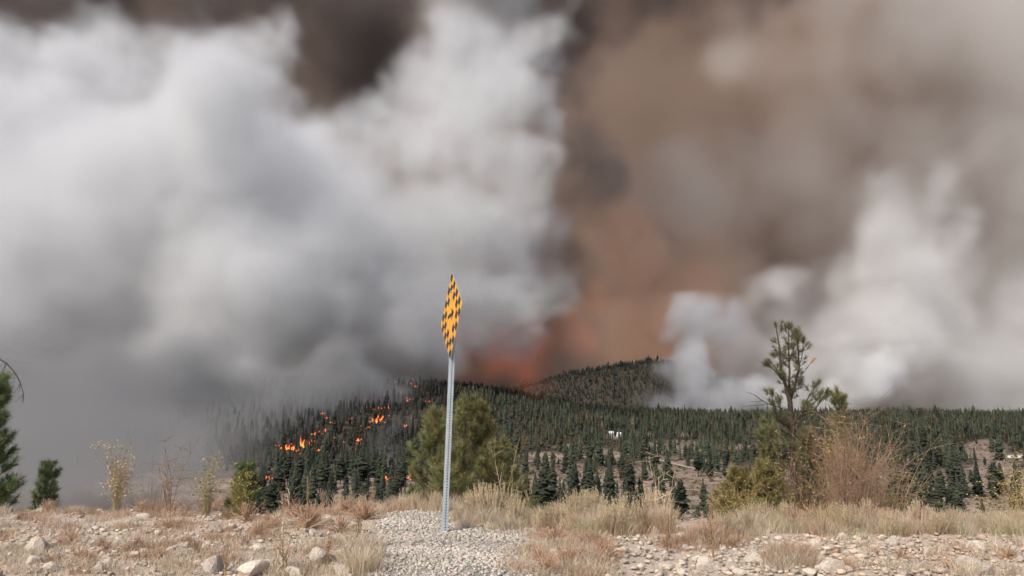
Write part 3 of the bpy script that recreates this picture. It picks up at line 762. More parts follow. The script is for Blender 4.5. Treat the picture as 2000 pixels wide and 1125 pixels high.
# the tall forked pine, drawn from its limbs
def fork_pine():
    Y = 19.0; r = random.Random(77)
    def px(a, b, dy=0.0): return Vector(unproj(1400 + a / 2.813, 600 + b / 2.813, Y + dy))
    x0 = px(415, 800); z0 = float(hz(x0[0], Y)); base = Vector((x0[0], Y, z0))
    def line(ps, r0, r1):
        q = [px(*p) - base for p in ps]; n = len(q)
        return (q, [r0 + (r1 - r0) * k / (n - 1) for k in range(n)])
    stems = [([Vector((.02, 0, 0)), *[px(*p) - base for p in ((415, 800), (412, 660), (402, 520), (378, 430, -.1), (352, 340, -.15), (346, 230, -.1), (325, 108, -.1))]], [.10, .085, .07, .06, .04, .032, .022, .012])]
    green = [line([(402, 520), (430, 430, .2), (452, 330, .3), (447, 240, .3), (440, 150, .3)], .042, .010),
             line([(400, 500), (398, 420, -.2), (400, 350, -.25), (394, 230, -.25), (396, 110, -.2)], .038, .010),
             line([(360, 400), (320, 350, -.3), (285, 322, -.4)], .02, .008),
             line([(398, 300, -.2), (425, 220, -.3), (435, 160, -.3)], .016, .008), line([(350, 300), (335, 270, .2), (318, 262, .3)], .012, .007), line([(452, 330, .3), (468, 270, .4), (476, 190, .4)], .014, .007),
             line([(412, 655), (460, 590, -.3), (530, 572, -.5), (598, 482, -.7)], .035, .010), line([(462, 590, -.3), (500, 500, -.3), (545, 432, -.3)], .02, .009), line([(440, 620, .2), (520, 540, .5), (560, 500, .6)], .02, .008),
             line([(405, 665), (340, 625, -.4), (312, 560, -.5), (302, 482, -.6)], .03, .010), line([(340, 625, -.4), (350, 560, -.3), (345, 520, -.2)], .015, .008),
             line([(400, 480), (425, 470, .3), (462, 420, .4)], .014, .008), line([(412, 700), (350, 700, .5), (280, 660, .8)], .02, .008), line([(414, 720), (480, 690, .4), (540, 650, .6)], .02, .008), line([(414, 760), (340, 760, -.4), (250, 720, -.6)], .02, .008)]
    bare = [line([(330, 545, -.5), (280, 530, -.6), (240, 508, -.7), (205, 480, -.8), (165, 468, -.8)], .016, .004), line([(280, 535, -.6), (200, 540, -.6), (135, 548, -.6)], .011, .004), line([(250, 515, -.7), (215, 520, -.7), (180, 520, -.7)], .007, .003),
            line([(430, 430, .2), (460, 380, .3), (490, 340, .3), (525, 296, .3)], .014, .006)]
    tufts = []
    def tc(): k = r.uniform(.6, 1.1); return (k * .9, k * .92, k * .85)
    for (p_, r_) in [([q for q in stems[0][0][4:]], 0)] + green:
        for k in range(len(p_) - 1):
            a, b = p_[k], p_[k + 1]; n = max(2, int((b - a).length / .065))
            for j in range(n):
                f = (j + r.random()) / n
                if r.random() < .95:
                    o = Vector((r.uniform(-1, 1), r.uniform(-1, 1), r.uniform(-.1, .9))) * .13
                    q = a.lerp(b, f) + o; stems.append(([a.lerp(b, f), q], [.005, .004])); tufts.append((q, o + (b - a).normalized() * .08, r.uniform(.10, .17), tc()))
        tufts += [(p_[-1], p_[-1] - p_[-2], .15, tc())] * 2
        if r_: tufts += [(p_[-1] + Vector((r.uniform(-.1, .1), r.uniform(-.1, .1), r.uniform(-.1, .1))), p_[-1] - p_[-2], .16, tc()) for _ in range(3)]
    t = pine_from('forked_pine', 'tall sparse pine with forked bare top and one orange dead twig', base, stems + green + bare, tufts, 78, per=46, wid=.005)
    dead = bare[3][0]; tf = [(dead[-1], dead[-1] - dead[-2], .12, (2.6, 1.1, 1.0)) for _ in range(2)] + [(dead[2], dead[3] - dead[2], .07, (2.4, 1.1, 1.0))]
    V, Fc, K = needles(tf, 79, 30, .005); o = link('dead_needles', np_mesh('dead_needles', V, Fc, M['needle'], K), t); o['label'] = 'orange-red dead needles at twig tip'
fork_pine()

def bush(name, label, cat, base, nst, h, spread, seed, col, leafn=0, leafc=None, leafs=.03, arch=.5, rad=.007, zlo=.3, sub=3, tgt=None):
    """many thin arching stems that fork, with or without small leaves"""
    r = random.Random(seed); t = thing(name, label, cat, base)
    b = MB(); ends = []
    for k in range(nst):
        a = r.uniform(0, 6.283); el = r.uniform(.75, 1.5); L_ = h * r.uniform(.6, 1.1)
        p = Vector((r.gauss(0, .12) * spread, r.gauss(0, .12) * spread, 0)); pts = [p]; n = 7
        rr = spread * r.uniform(.2, 1.0)
        for j in range(n):
            f = (j + 1) / n
            q = p + Vector((math.cos(a) * rr * f ** 1.5, math.sin(a) * rr * f ** 1.5, L_ * (f - arch * .45 * f ** 3 * (rr / spread))))
            q += Vector((r.gauss(0, .012), r.gauss(0, .012), r.gauss(0, .012))) * h; pts.append(q)
        kc = r.uniform(.75, 1.25); c = tuple(x * kc for x in col)
        b.tube(pts, [rad * (1 - .75 * j / n) for j in range(n + 1)], 3, c, False)
        for _ in range(sub):
            j = r.randint(2, n); d = Vector((r.gauss(0, 1), r.gauss(0, 1), r.uniform(-.1, 1))).normalized() * h * r.uniform(.10, .26)
            m1 = pts[j] + d * .5 + Vector((0, 0, .02)); e = pts[j] + d
            b.tube([pts[j], m1, e], [rad * .5, rad * .38, rad * .22], 3, c, False); ends += [m1, e]
            for _ in range(2):
                d2 = Vector((r.gauss(0, 1), r.gauss(0, 1), r.uniform(-.3, 1))).normalized() * h * r.uniform(.04, .12)
                b.tube([m1, m1 + d2], [rad * .3, rad * .15], 3, c, False); ends.append(m1 + d2)
        ends += pts[3:]
    b.build('stems', M['twig'], t)
    if leafn:
        b = MB()
        for k in range(leafn):
            e = r.choice(ends) + Vector((r.gauss(0, .02), r.gauss(0, .02), r.gauss(0, .02)))
            if e.z < zlo * h and r.random() < .8: continue
            d = Vector((r.gauss(0, 1), r.gauss(0, 1), r.gauss(0, .7))).normalized(); s = d.orthogonal().normalized(); L_ = leafs * r.uniform(.6, 1.4)
            kc = r.uniform(.65, 1.3); c = tuple(x * kc for x in leafc)
            b.add([e, e + d * L_ * .5 + s * L_ * .35, e + d * L_, e + d * L_ * .5 - s * L_ * .35], [(0, 1, 2, 3)], c)
        b.build('leaves', M['twig'], t)
    return t
def at(u, v, Y): 
    p = unproj(u, v, Y); return (p[0], Y, float(hz(p[0], Y)))
RB = (.54, .43, .385); YL = (.85, .58, .30)
bush('dry_bush', 'large leafless pinkish-brown bush of thin arching stems', 'bush', at(1665, 990, 15.5), 165, 2.9, 1.1, 21, RB, 350, (.68, .46, .36), .035, .5, .007)
bush('dry_bush', 'bare bush with long grey branches reaching out over the forest', 'bush', at(1715, 990, 16.5), 34, 3.3, 1.5, 22, (.55, .45, .42), 0, None, .03, .75, .009)
bush('autumn_bush', 'autumn bush with yellow-brown leaves beside the tall forked pine', 'bush', at(1632, 900, 18.5), 50, 3.6, .55, 23, (.5, .38, .28), 1100, YL, .045, .4, .008, .72)
bush('autumn_bush', 'brownish leafy bush at the foot of the tall forked pine', 'bush', at(1560, 950, 17.0), 46, 2.8, .8, 24, (.4, .3, .24), 900, (.52, .46, .28), .04, .5, .008)
bush('leafy_bush', 'olive green leafy bush hemmed in by the dry brown bushes', 'bush', at(1745, 950, 17.0), 50, 2.3, .8, 25, (.55, .48, .32), 1300, (.42, .44, .22), .045, .5, .007)
bush('leafy_bush', 'olive leafy bush at the bank edge behind tall straw stalks', 'bush', at(1445, 960, 15.2), 60, 1.7, .75, 26, (.6, .52, .33), 900, (.42, .40, .17), .04, .4, .006)
bush('leafy_bush', 'green leafed bush overhanging the bank beside the frame edge', 'bush', at(1992, 990, 14.0), 40, 1.5, .5, 27, (.7, .6, .4), 700, (.75, .70, .35), .035, .4, .005)
bush('dead_sapling', 'bare dry sapling with pale forked twigs beside young pines', 'bush', at(985, 960, 15.5), 4, 2.0, .4, 28, (.95, .85, .7), 0, None, .03, .3, .007, sub=4)
bush('dead_sapling', 'pale leafless sapling with crooked twigs in front of valley conifers', 'bush', at(1297, 960, 15.0), 5, 2.1, .5, 29, (.95, .9, .78), 0, None, .03, .5, .010, sub=6)
bush('dead_sapling', 'grey leafless little tree with spreading twigs against the smoke', 'bush', at(332, 950, 13.6), 9, 1.55, .42, 30, (.62, .55, .5), 0, None, .03, .3, .010, sub=6)
bush('yellow_shrub', 'small bright yellow-green shrub at the bank edge', 'bush', at(468, 975, 13.2), 40, .85, .32, 31, (.6, .6, .35), 500, (.80, .78, .25), .028, .4, .004)
bush('leafy_weed', 'pale green leafy weed clump rising from the bank edge', 'weed', at(405, 960, 13.0), 40, .95, .32, 32, (.66, .68, .5), 420, (.60, .64, .46), .03, .3, .004)
bush('leafy_weed', 'tall pale leafy weed clump standing against the dark smoke', 'weed', at(232, 930, 12.6), 46, 1.0, .26, 33, (.8, .75, .58), 900, (.80, .75, .60), .028, .2, .004, .2)
def dead_limb():
    pts = [(-75, 800), (-62, 745), (-38, 708), (-8, 697), (12, 709), (28, 726), (40, 748), (46, 770), (45, 790)]
    q = [Vector(unproj(u, v, 15.5)) for u, v in pts]; z0 = float(hz(q[0].x, 15.5)); base = Vector((q[0].x, 15.5, z0))
    q = [Vector((.0, 0, 0))] + [p - base for p in q]
    t = thing('dead_branch', 'bare dark twig arching over the deep green pine at the frame edge', 'branch', base)
    b = MB(); b.tube(q, [.03, .026, .022, .019, .016, .013, .011, .009, .006, .004], 5); b.build('limb', M['bark'], t)
    b = MB(); r = random.Random(3)
    for k in range(4, 9):
        for s_ in range(2):
            d = Vector((r.uniform(-.16, .05), r.uniform(-.1, .1), r.uniform(-.34, -.12))); b.tube([q[k], q[k] + d * .5 + Vector((.01, 0, 0)), q[k] + d], [.007, .005, .003], 3)
    b.build('twigs', M['bark'], t)
dead_limb()

# ---------------------------------------------------------------- stones of the bank
import bmesh
def rock_mesh(seed, cuts=7, sub=3):
    r = random.Random(seed); bm = bmesh.new(); bmesh.ops.create_icosphere(bm, subdivisions=sub, radius=1)
    pl = []
    for _ in range(cuts):
        d = Vector((r.gauss(0, 1), r.gauss(0, 1), r.gauss(0, .8))).normalized(); pl.append((d, r.uniform(.50, .82)))
    off = r.uniform(0, 50)
    for v in bm.verts:
        p = v.co.copy()
        for d, k in pl:
            e = p.dot(d) - k
            if e > 0: p -= d * e * .96
        p *= 1 + .10 * float(n2(p.x * 1.3 + off, p.y * 1.3 + p.z, .7, 2)) + .05 * float(n2(p.x + off, p.z * 2 + p.y, .25, 3))
        v.co = p
    me = bpy.data.meshes.new('stone'); bm.to_mesh(me); bm.free(); me.materials.append(M['stone'])
    return me
ROCK = [rock_mesh(k, 7 + k % 6, 3) for k in range(12)]
def stone(u, v, w, h, label, group=None, seed=None, name='stone', sink=.32):
    x, y, z = hit(u, v); s = y / F
    o = link(name, ROCK[seed % 12]); o.location = (x, y + w * s * .3, float(hz(x, y + w * s * .3)) + h * s * (.5 - sink))
    o.scale = (w * s * .56, w * s * .5, h * s * .60); o.rotation_euler = (rnd.uniform(-.3, .3), rnd.uniform(-.3, .3), rnd.uniform(0, 6.28) if w < 1.4 * h else rnd.choice((0, 3.14)) + rnd.uniform(-.3, .3))
    tag(o, label, 'stone', group); return o
BIG = [(62, 1080, 38, 40, 'large upright grey-tan boulder among cobbles'), (408, 1122, 60, 46, 'large pale boulder half hidden by a spiky dry weed'),
       (488, 1126, 66, 34, 'broad cracked flat boulder below a branching dead weed'), (572, 1126, 36, 24, 'smooth rounded boulder under the branching dead weed'),
       (625, 1104, 54, 48, 'large block-like boulder behind a thin weed stalk'), (668, 1126, 40, 32, 'rounded tan boulder where the weeds meet the gravel'),
       (594, 1022, 28, 24, 'bright pale angular stone by the straw plume'), (638, 1020, 26, 18, 'rounded pale stone beside the bright angular one'),
       (275, 1013, 28, 12, 'long flat pale stone lying on the bank edge'), (1386, 1116, 54, 36, 'grey broken boulder with a rough dark face'), (1436, 1116, 28, 34, 'upright pinkish boulder next to the grey broken one'),
       (1478, 1106, 46, 40, 'big round pale boulder standing clear of the dry grass'), (1596, 1070, 34, 24, 'bright white angular stone on top of the bank'), (1632, 1118, 54, 30, 'large smooth pinkish boulder beside fuzzy grass'),
       (1586, 1126, 36, 18, 'flat white stone in front of fuzzy grass'), (1908, 1120, 58, 46, 'largest sloping pinkish slab on the stony bank'), (1914, 1082, 40, 30, 'blocky pinkish boulder above the sloping slab'),
       (1987, 1086, 36, 28, 'tan boulder beside the frame edge on the stony bank'), (1936, 1124, 34, 28, 'tilted brownish boulder leaning on the sloping slab'), (1748, 1066, 28, 18, 'reddish rounded stone with dark hollow beneath')]
for i, (u, v, w, h, lab) in enumerate(BIG): stone(u, v, w * .92, h * .9, lab, None, i, 'boulder')
MID = [(88, 1076, 20, 22), (37, 1072, 20, 16), (92, 1116, 26, 20), (58, 1102, 32, 20), (206, 1106, 28, 15), (206, 1090, 14, 8), (74, 1003, 18, 14), (187, 1122, 26, 22), (472, 1066, 26, 14), (402, 1068, 20, 11), (436, 1008, 32, 12), (478, 1010, 24, 12),
       (1242, 1083, 22, 12), (1216, 1080, 26, 12), (1304, 1114, 30, 15), (1326, 1113, 16, 13), (1334, 1124, 26, 16), (1296, 1125, 20, 13), (1426, 1070, 12, 9), (1606, 1100, 18, 20), (1450, 1125, 30, 14), (1694, 1090, 18, 14), (1724, 1102, 24, 13), (1887, 1071, 20, 17), (1956, 1076, 26, 16), (1846, 1122, 22, 18), (1738, 1108, 26, 14)]
for i, (u, v, w, h) in enumerate(MID): stone(u, v, w, h, 'head-sized cobble close to the ' + min(BIG, key=lambda q: (q[0] - u) ** 2 + (q[1] - v) ** 2)[4], 'cobbles on the bank', i * 5 + 3)
def stony(u, v):
    """how thick the stones lie at this place of the bank"""
    g = gravel_d(*hit(u, v)[:2]) if 640 < u < 1120 else 9
    if g < .12: return 0
    if u < 740: return .55 if v > 1025 else .25
    return .85 if v > 1052 else .12

# ---- gravel apron round the sign post
GP = [(640, 1240), (722, 1125), (722, 1065), (742, 1018), (790, 1001), (868, 1003), (925, 1034), (985, 1040), (1045, 1040), (1052, 1062), (1018, 1125), (1030, 1240)]
GP = np.array([hit(u, v)[:2] for u, v in GP])
def gravel_d(x, y):
    """signed distance to the gravel outline (negative inside)"""
    x = np.asarray(x, float); y = np.asarray(y, float); ins = np.zeros(x.shape, bool); dm = np.full(x.shape, 1e9)
    for k in range(len(GP)):
        (ax, ay), (bx, by) = GP[k], GP[(k + 1) % len(GP)]
        c = ((ay > y) != (by > y)) & (x < (bx - ax) * (y - ay) / (by - ay + 1e-12) + ax); ins ^= c
        t = np.clip(((x - ax) * (bx - ax) + (y - ay) * (by - ay)) / ((bx - ax) ** 2 + (by - ay) ** 2), 0, 1)
        dm = np.minimum(dm, np.hypot(x - ax - t * (bx - ax), y - ay - t * (by - ay)))
    return np.where(ins, -dm, dm)
gx, gy = np.meshgrid(np.arange(GP[:, 0].min() - .2, GP[:, 0].max() + .2, .06), np.arange(GP[:, 1].min() - .2, GP[:, 1].max() + .2, .06))
gd = gravel_d(gx, gy) + .45 * n2(gx, gy, .5, 5)
gz = hz(gx, gy) + .012
ii = np.arange(gx.size).reshape(gx.shape)
fq = np.stack([ii[:-1, :-1], ii[:-1, 1:], ii[1:, 1:], ii[1:, :-1]], -1).reshape(-1, 4)
fq = fq[(gd.ravel()[fq] < .05).all(1)]
M['gravel_bed'] = mat('gravel_bed', (.36, .335, .305), .95, noise=((.20, .18, .16), 40), bump=(60, .8, .02))
tag(link('gravel_bed', np_mesh('gravel_bed', np.stack([gx, gy, gz], -1).reshape(-1, 3), fq, M['gravel_bed'])), kind='structure')
def lump(seed, sub=1):
    r = random.Random(seed); bm = bmesh.new(); bmesh.ops.create_icosphere(bm, subdivisions=sub, radius=1)
    for v in bm.verts: v.co *= r.uniform(.55, 1.2)
    V = np.array([v.co[:] for v in bm.verts]); Fc = np.array([[v.index for v in f.verts] for f in bm.faces]); bm.free(); return V, Fc
LUMP = [lump(k) for k in range(8)]
def scatter(name, xy, size, tint, material, label, flat=.7, sink=.3):
    Vs = []; Fs = []; Ks = []; off = 0; kk = rng.integers(0, 8, len(xy))
    for k in range(8):
        s = kk == k
        if not s.any(): continue
        v, f = LUMP[k]
        p3 = np.column_stack([xy[s], hz(xy[s, 0], xy[s, 1]) + .012 + size[s] * (flat - sink) * .8])
        a, b, c_ = merge(v, f, p3, size[s], rng.uniform(0, 6.28, s.sum()), tint[s], sclz=size[s] * flat * rng.uniform(.6, 1.2, s.sum()))
        Vs.append(a); Fs.append(b + off); Ks.append(c_); off += len(a)
    return tag(link(name, np_mesh(name, np.concatenate(Vs), np.concatenate(Fs), material, np.concatenate(Ks))), label, kind='stuff')
n = 36000
xy = np.column_stack([rng.uniform(GP[:, 0].min(), GP[:, 0].max(), n), rng.uniform(5.5, GP[:, 1].max(), n)])
d = gravel_d(xy[:, 0], xy[:, 1]) + .45 * n2(xy[:, 0], xy[:, 1], .5, 5)
xy = xy[(d < .30 * rng.random(n) ** 2)][:13500]
sz = rng.uniform(.008, .019, len(xy)) * (1 + .8 * (rng.random(len(xy)) < .07))
tn = rng.uniform(.72, 1.22, (len(xy), 1)) * (np.array([[1, 1, 1]]) + rng.normal(0, .03, (len(xy), 3))) * (1 + .5 * n2(xy[:, 0], xy[:, 1], .5, 4))[:, None]
scatter('gravel', xy, sz, tn, M['gravel'], 'pale grey crushed gravel spread round the sign post', .75)

# ---- loose stones: single ones, then the pebbles between them
cnt = 0
while cnt < 252:
    u = rnd.uniform(-20, 2020); v = rnd.uniform(1004, 1124)
    if rnd.random() > stony(u, v): continue
    w = rnd.choice((7, 8, 9, 10, 12, 14, 17, 20)) * rnd.uniform(.85, 1.2) * (1 if v > 1040 else .8)
    stone(u, v, w, w * rnd.uniform(.5, .8), ('fist-sized' if w < 11 else 'brick-sized') + ' loose stone close to the ' + min(BIG, key=lambda q: (q[0] - u) ** 2 + (q[1] - v) ** 2)[4], 'loose stones on the bank', rnd.randint(0, 11), sink=.15); cnt += 1
n = 42000
xy = np.column_stack([rng.uniform(-9, 9, n), rng.uniform(5.6, 12.5, n)])
pu, pv = proj(xy[:, 0], xy[:, 1], hz(xy[:, 0], xy[:, 1]))
gdd = gravel_d(xy[:, 0], xy[:, 1])
dn = np.where(pu < 740, np.where(pv > 1020, .42, .12), np.where(pv > 1050, .8, .10)) * (.35 + 1.1 * (n2(xy[:, 0], xy[:, 1], .9, 6) + .5)) * (gdd > .02)
xy = xy[rng.random(n) < dn]
sz = np.exp(rng.normal(math.log(.017), .5, len(xy))).clip(.007, .06)
warm = 1 - .10 * sstep(.5, 6, xy[:, 0])
tn = rng.uniform(.6, 1.3, (len(xy), 1)) * np.column_stack([np.ones(len(xy)), warm, warm ** 1.6])
scatter('pebbles', xy, sz, tn, M['pebble'], 'pale pebbles scattered over the dry bank', .55)

# ---------------------------------------------------------------- dry grass and weeds
def blades(name, xy, hgt, tint, label, out, wid=.0026, lean=1.0, mat_=None):
    n = len(xy); a = np.where(rng.random(n) < .7, out + rng.normal(0, .6, n), rng.uniform(0, 6.28, n)); z = hz(xy[:, 0], xy[:, 1]) - .01
    p = np.column_stack([xy, z]); ln = rng.uniform(.1, 1, n) * lean * hgt
    d = np.column_stack([np.cos(a), np.sin(a), np.zeros(n)]); s = np.column_stack([-np.sin(a), np.cos(a), np.zeros(n)]) * wid
    q = rng.uniform(0, 6.28, n); s = np.column_stack([np.cos(q), np.sin(q), np.zeros(n)]) * wid
    up = np.array([[0, 0, 1]])
    m1 = p + up * (hgt * .55)[:, None] + d * (ln * .3)[:, None]; tip = p + up * (hgt * .97)[:, None] + d * ln[:, None]
    V = np.stack([p - s, p + s, m1 + s * .8, m1 - s * .8, tip], 1).reshape(-1, 3)
    o = (np.arange(n) * 5)[:, None, None]
    Fc = (np.array([[0, 1, 2], [0, 2, 3], [3, 2, 4]])[None] + o).reshape(-1, 3)
    return tag(link(name, np_mesh(name, V, Fc, mat_ or M['straw'], np.repeat(tint, 5, 0))), label, kind='stuff')
def patch(u, v, n, spread, h, col, var=.2):
    x, y, _ = hit(u, v)
    spread = spread * rnd.uniform(.35, .75)
    c = np.column_stack([rng.normal(x, spread, n), rng.normal(y, spread, n)])
    OUT.append(np.arctan2(c[:, 1] - y, c[:, 0] - x))
    return c, rng.uniform(.4, 1.1, n) * h, rng.uniform(1 - var, 1 + var, (n, 1)) * np.array([col])
TAN = (1.0, .98, .95); PINK = (.95, .80, .72); GRN = (.86, .92, .72); BRN = (.72, .58, .48); PALE = (1.1, 1.08, 1.0)
G = []; OUT = []
def fill(u0, u1, v0, v1, count, n, spread, h, cols):
    for _ in range(count): 
        G.append(patch(rnd.uniform(u0, u1), rnd.uniform(v0, v1), n, spread, h * rnd.uniform(.6, 1.25), rnd.choice(cols)))
fill(-30, 740, 990, 1008, 80, 190, .14, .14, [TAN, PINK, PINK, BRN, PALE])
fill(-30, 720, 1008, 1125, 150, 130, .16, .10, [TAN, PINK, PALE, BRN, TAN])
fill(560, 880, 985, 1002, 34, 170, .14, .26, [TAN, PINK, PALE])
fill(900, 1060, 1015, 1038, 24, 220, .11, .22, [TAN, GRN, PALE, PINK])
fill(1050, 1300, 1010, 1045, 40, 220, .15, .24, [TAN, GRN, GRN, PALE, PINK])
fill(1045, 1180, 1050, 1130, 28, 220, .14, .14, [PINK, TAN, PINK, PALE])
fill(1290, 1450, 1030, 1080, 26, 170, .15, .16, [TAN, PINK, BRN])
fill(1440, 2030, 1022, 1050, 95, 150, .13, .19, [TAN, PALE, TAN, PINK, GRN])
fill(1490, 1600, 1085, 1115, 12, 210, .10, .18, [TAN, PINK])
fill(1640, 2030, 1060, 1125, 16, 110, .10, .13, [TAN, PINK, PALE])
fill(985, 1055, 1045, 1125, 16, 90, .14, .15, [PINK, TAN, PALE])
fill(690, 745, 1060, 1125, 14, 200, .10, .20, [PALE, TAN])
gxy = np.concatenate([g[0] for g in G]); gh = np.concatenate([g[1] for g in G]); gt = np.concatenate([g[2] for g in G])
k = gravel_d(gxy[:, 0], gxy[:, 1]) > -.55 * rng.random(len(gxy)) ** 2
blades('dry_grass', gxy[k], gh[k], gt[k], 'thin straw-coloured dry grass growing over the stony bank', np.concatenate(OUT)[k])

def weed_mesh(kind, seed):
    """meshes of one dry clump about 1 m tall: (stems, heads)"""
    r = random.Random(seed); b = MB(); l = MB()
    if kind == 'sage':
        for k in range(70):
            a = r.uniform(0, 6.283); rr = r.uniform(.05, .55); h = r.uniform(.55, 1.05) * (1 - .35 * rr)
            p0 = Vector((math.cos(a) * rr * .3, math.sin(a) * rr * .3, 0)); p1 = Vector((math.cos(a) * rr * .7, math.sin(a) * rr * .7, h * .55)); p2 = Vector((math.cos(a) * rr, math.sin(a) * rr, h))
            c = r.uniform(.7, 1.15); b.tube([p0, p1, p2], [.009, .007, .004], 3, (c, c * .93, c * .85), False)
            for _ in range(9):
                f = r.uniform(.35, 1.0); q = p1.lerp(p2, (f - .5) * 2) if f > .5 else p0.lerp(p1, f * 2)
                d = Vector((r.gauss(0, 1), r.gauss(0, 1), r.uniform(.2, 1.4))).normalized() * r.uniform(.03, .075); s = d.orthogonal().normalized() * .010
                c2 = r.uniform(.75, 1.2); l.add([q - s, q + s, q + d], [(0, 1, 2)], (c2, c2 * 1.02, c2 * .78))
    elif kind == 'thistle':
        for k in range(60):
            a = r.uniform(0, 6.283); e = r.uniform(.1, 1.45); L_ = r.uniform(.4, .75)
            d = Vector((math.cos(a) * math.cos(e), math.sin(a) * math.cos(e), math.sin(e) * 1.1)); p1 = d * L_ * .55 + Vector((0, 0, .05)); p2 = d * L_
            c = r.uniform(.65, 1.1); col = (c, c * .80, c * .70)
            b.tube([(0, 0, 0), p1, p2], [.010, .008, .004], 3, col, False)
            for _ in range(7):
                q = p1.lerp(p2, r.uniform(-.5, 1)); d2 = Vector((r.gauss(0, 1), r.gauss(0, 1), r.gauss(.3, 1))).normalized() * r.uniform(.06, .16); s = d2.orthogonal().normalized() * .006
                l.add([q - s, q + s, q + d2], [(0, 1, 2)], tuple(x * r.uniform(.8, 1.3) for x in col))
    else:   # stalk with seed clusters
        for k in range(5):
            a = r.uniform(0, 6.283); rr = r.uniform(.02, .16); h = r.uniform(.65, 1.05)
            p0 = Vector((math.cos(a) * rr * .2, math.sin(a) * rr * .2, 0)); p2 = Vector((math.cos(a) * rr, math.sin(a) * rr, h)); p1 = p0.lerp(p2, .5) + Vector((r.uniform(-.03, .03), 0, 0))
            b.tube([p0, p1, p2], [.014, .011, .006], 4, (.75, .62, .5), False)
            for _ in range(26):
                q = p1.lerp(p2, r.uniform(-.4, 1.02)) + Vector((r.gauss(0, .03), r.gauss(0, .03), 0)); d = Vector((r.gauss(0, 1), r.gauss(0, 1), r.gauss(0, 1))).normalized() * r.uniform(.03, .06); s = d.orthogonal().normalized() * .022
                c = r.uniform(.6, 1.2); l.add([q, q + d * .5 + s, q + d, q + d * .5 - s], [(0, 1, 2, 3)], (.52 * c, .36 * c, .25 * c))
    return b.mesh('stems', M['twig']), l.mesh('seed_heads' if kind == 'stalk' else 'leaves', M['twig'])
WM = {k: [weed_mesh(k, 300 + i + 20 * j) for i in range(5)] for j, k in enumerate(('sage', 'thistle', 'stalk'))}
def weed(kind, name, u, v, hpx, label, group=None, wide=1.0):
    x, y, z = hit(u, v)
    if gravel_d(x, y) < .02: return
    t = thing(name, label, 'weed', (x, y, z - .01), group, rnd.uniform(0, 6.28)); h = hpx * y / F; t.scale = (h * wide, h * wide, h)
    i = rnd.randint(0, 4); link('stems', WM[kind][i][0], t); link('seed_heads' if kind == 'stalk' else 'leaves', WM[kind][i][1], t)
def row(kind, name, u0, u1, v0, v1, n, h, label, group, wide=1.0):
    for k in range(n): weed(kind, name, u0 + (u1 - u0) * (k + rnd.random()) / n, rnd.uniform(v0, v1), h * rnd.uniform(.7, 1.25), label, group, wide)
row('thistle', 'tumbleweed', 0, 560, 992, 1006, 24, 42, 'reddish-brown dry thistle clump along the bank edge against grey smoke', 'thistles along the smoky bank edge', 1.1)
row('sage', 'dry_weed', 0, 300, 990, 1000, 14, 40, 'pale yellowish dry weed clump along the bank edge near the deep green pine', 'pale weeds by the deep green pine', .9)
row('thistle', 'tumbleweed', 480, 730, 1000, 1050, 12, 52, 'brown tangled dry thistle on the weedy bank beside the gravel', 'thistles on the weedy bank by the gravel', 1.2)
row('thistle', 'tumbleweed', 20, 560, 1012, 1110, 26, 34, 'low grey-brown dry thistle between cobbles on the bank', 'low thistles between the cobbles', 1.2)
row('sage', 'dry_weed', 620, 860, 990, 1000, 14, 36, 'straw-coloured weed clump on the edge above the dark burnt forest', 'straw weeds above the burnt forest', .9)
row('sage', 'dry_weed', 885, 1060, 1000, 1036, 16, 55, 'pale sage clump just behind the gravel and sign post', 'sage clumps behind the gravel', .9)
row('sage', 'dry_weed', 1060, 1320, 1010, 1046, 24, 58, 'tall pale sage clump on the bank below the clearing', 'sage clumps below the clearing', .9)
row('thistle', 'tumbleweed', 1050, 1200, 1050, 1120, 12, 50, 'pinkish-tan tangled thistle beside the gravel edge and cobbles', 'pinkish thistles beside the gravel', 1.3)
row('sage', 'dry_weed', 1400, 2010, 1022, 1050, 44, 46, 'dry straw-green weed clump in the long band above the pink boulders', 'weed clumps above the pink boulders', .8)
row('thistle', 'tumbleweed', 1540, 1800, 1024, 1040, 14, 56, 'reddish dry thistle at the foot of the leafless bush', 'thistles at the foot of the leafless bush', 1.0)
row('thistle', 'tumbleweed', 1480, 1980, 1080, 1118, 9, 36, 'small fuzzy dry thistle growing among the pink boulders', 'thistles among the pink boulders', 1.2)
weed('stalk', 'dead_weed', 1302, 1085, 62, 'dark brown seedy dead weed beside the cobbles')
weed('stalk', 'dead_weed', 1393, 1092, 100, 'tallest dead weed with brown seed clusters in front of the grey boulder', None, .6)
weed('stalk', 'dead_weed', 440, 1124, 46, 'spiky olive-brown dead weed covering the large pale boulder', None, 1.2)
weed('stalk', 'dead_weed', 637, 1118, 80, 'thin dark weed stalk in front of the block-like boulder', None, .5)
weed('stalk', 'dead_weed', 700, 1052, 56, 'curled brown dead weed leaning over the gravel edge', None, 1.2)
weed('stalk', 'dead_weed', 600, 1004, 80, 'pointed pale straw plume rising at the bank edge', None, .35)
def at2(u, v): return hit(u, v)
bush('branching_weed', 'pale dead weed with wide bare forked branches on the weedy bank', 'weed', at2(555, 1118), 9, .62, .32, 51, (.95, .86, .72), 0, None, .03, .2, .006, sub=5)

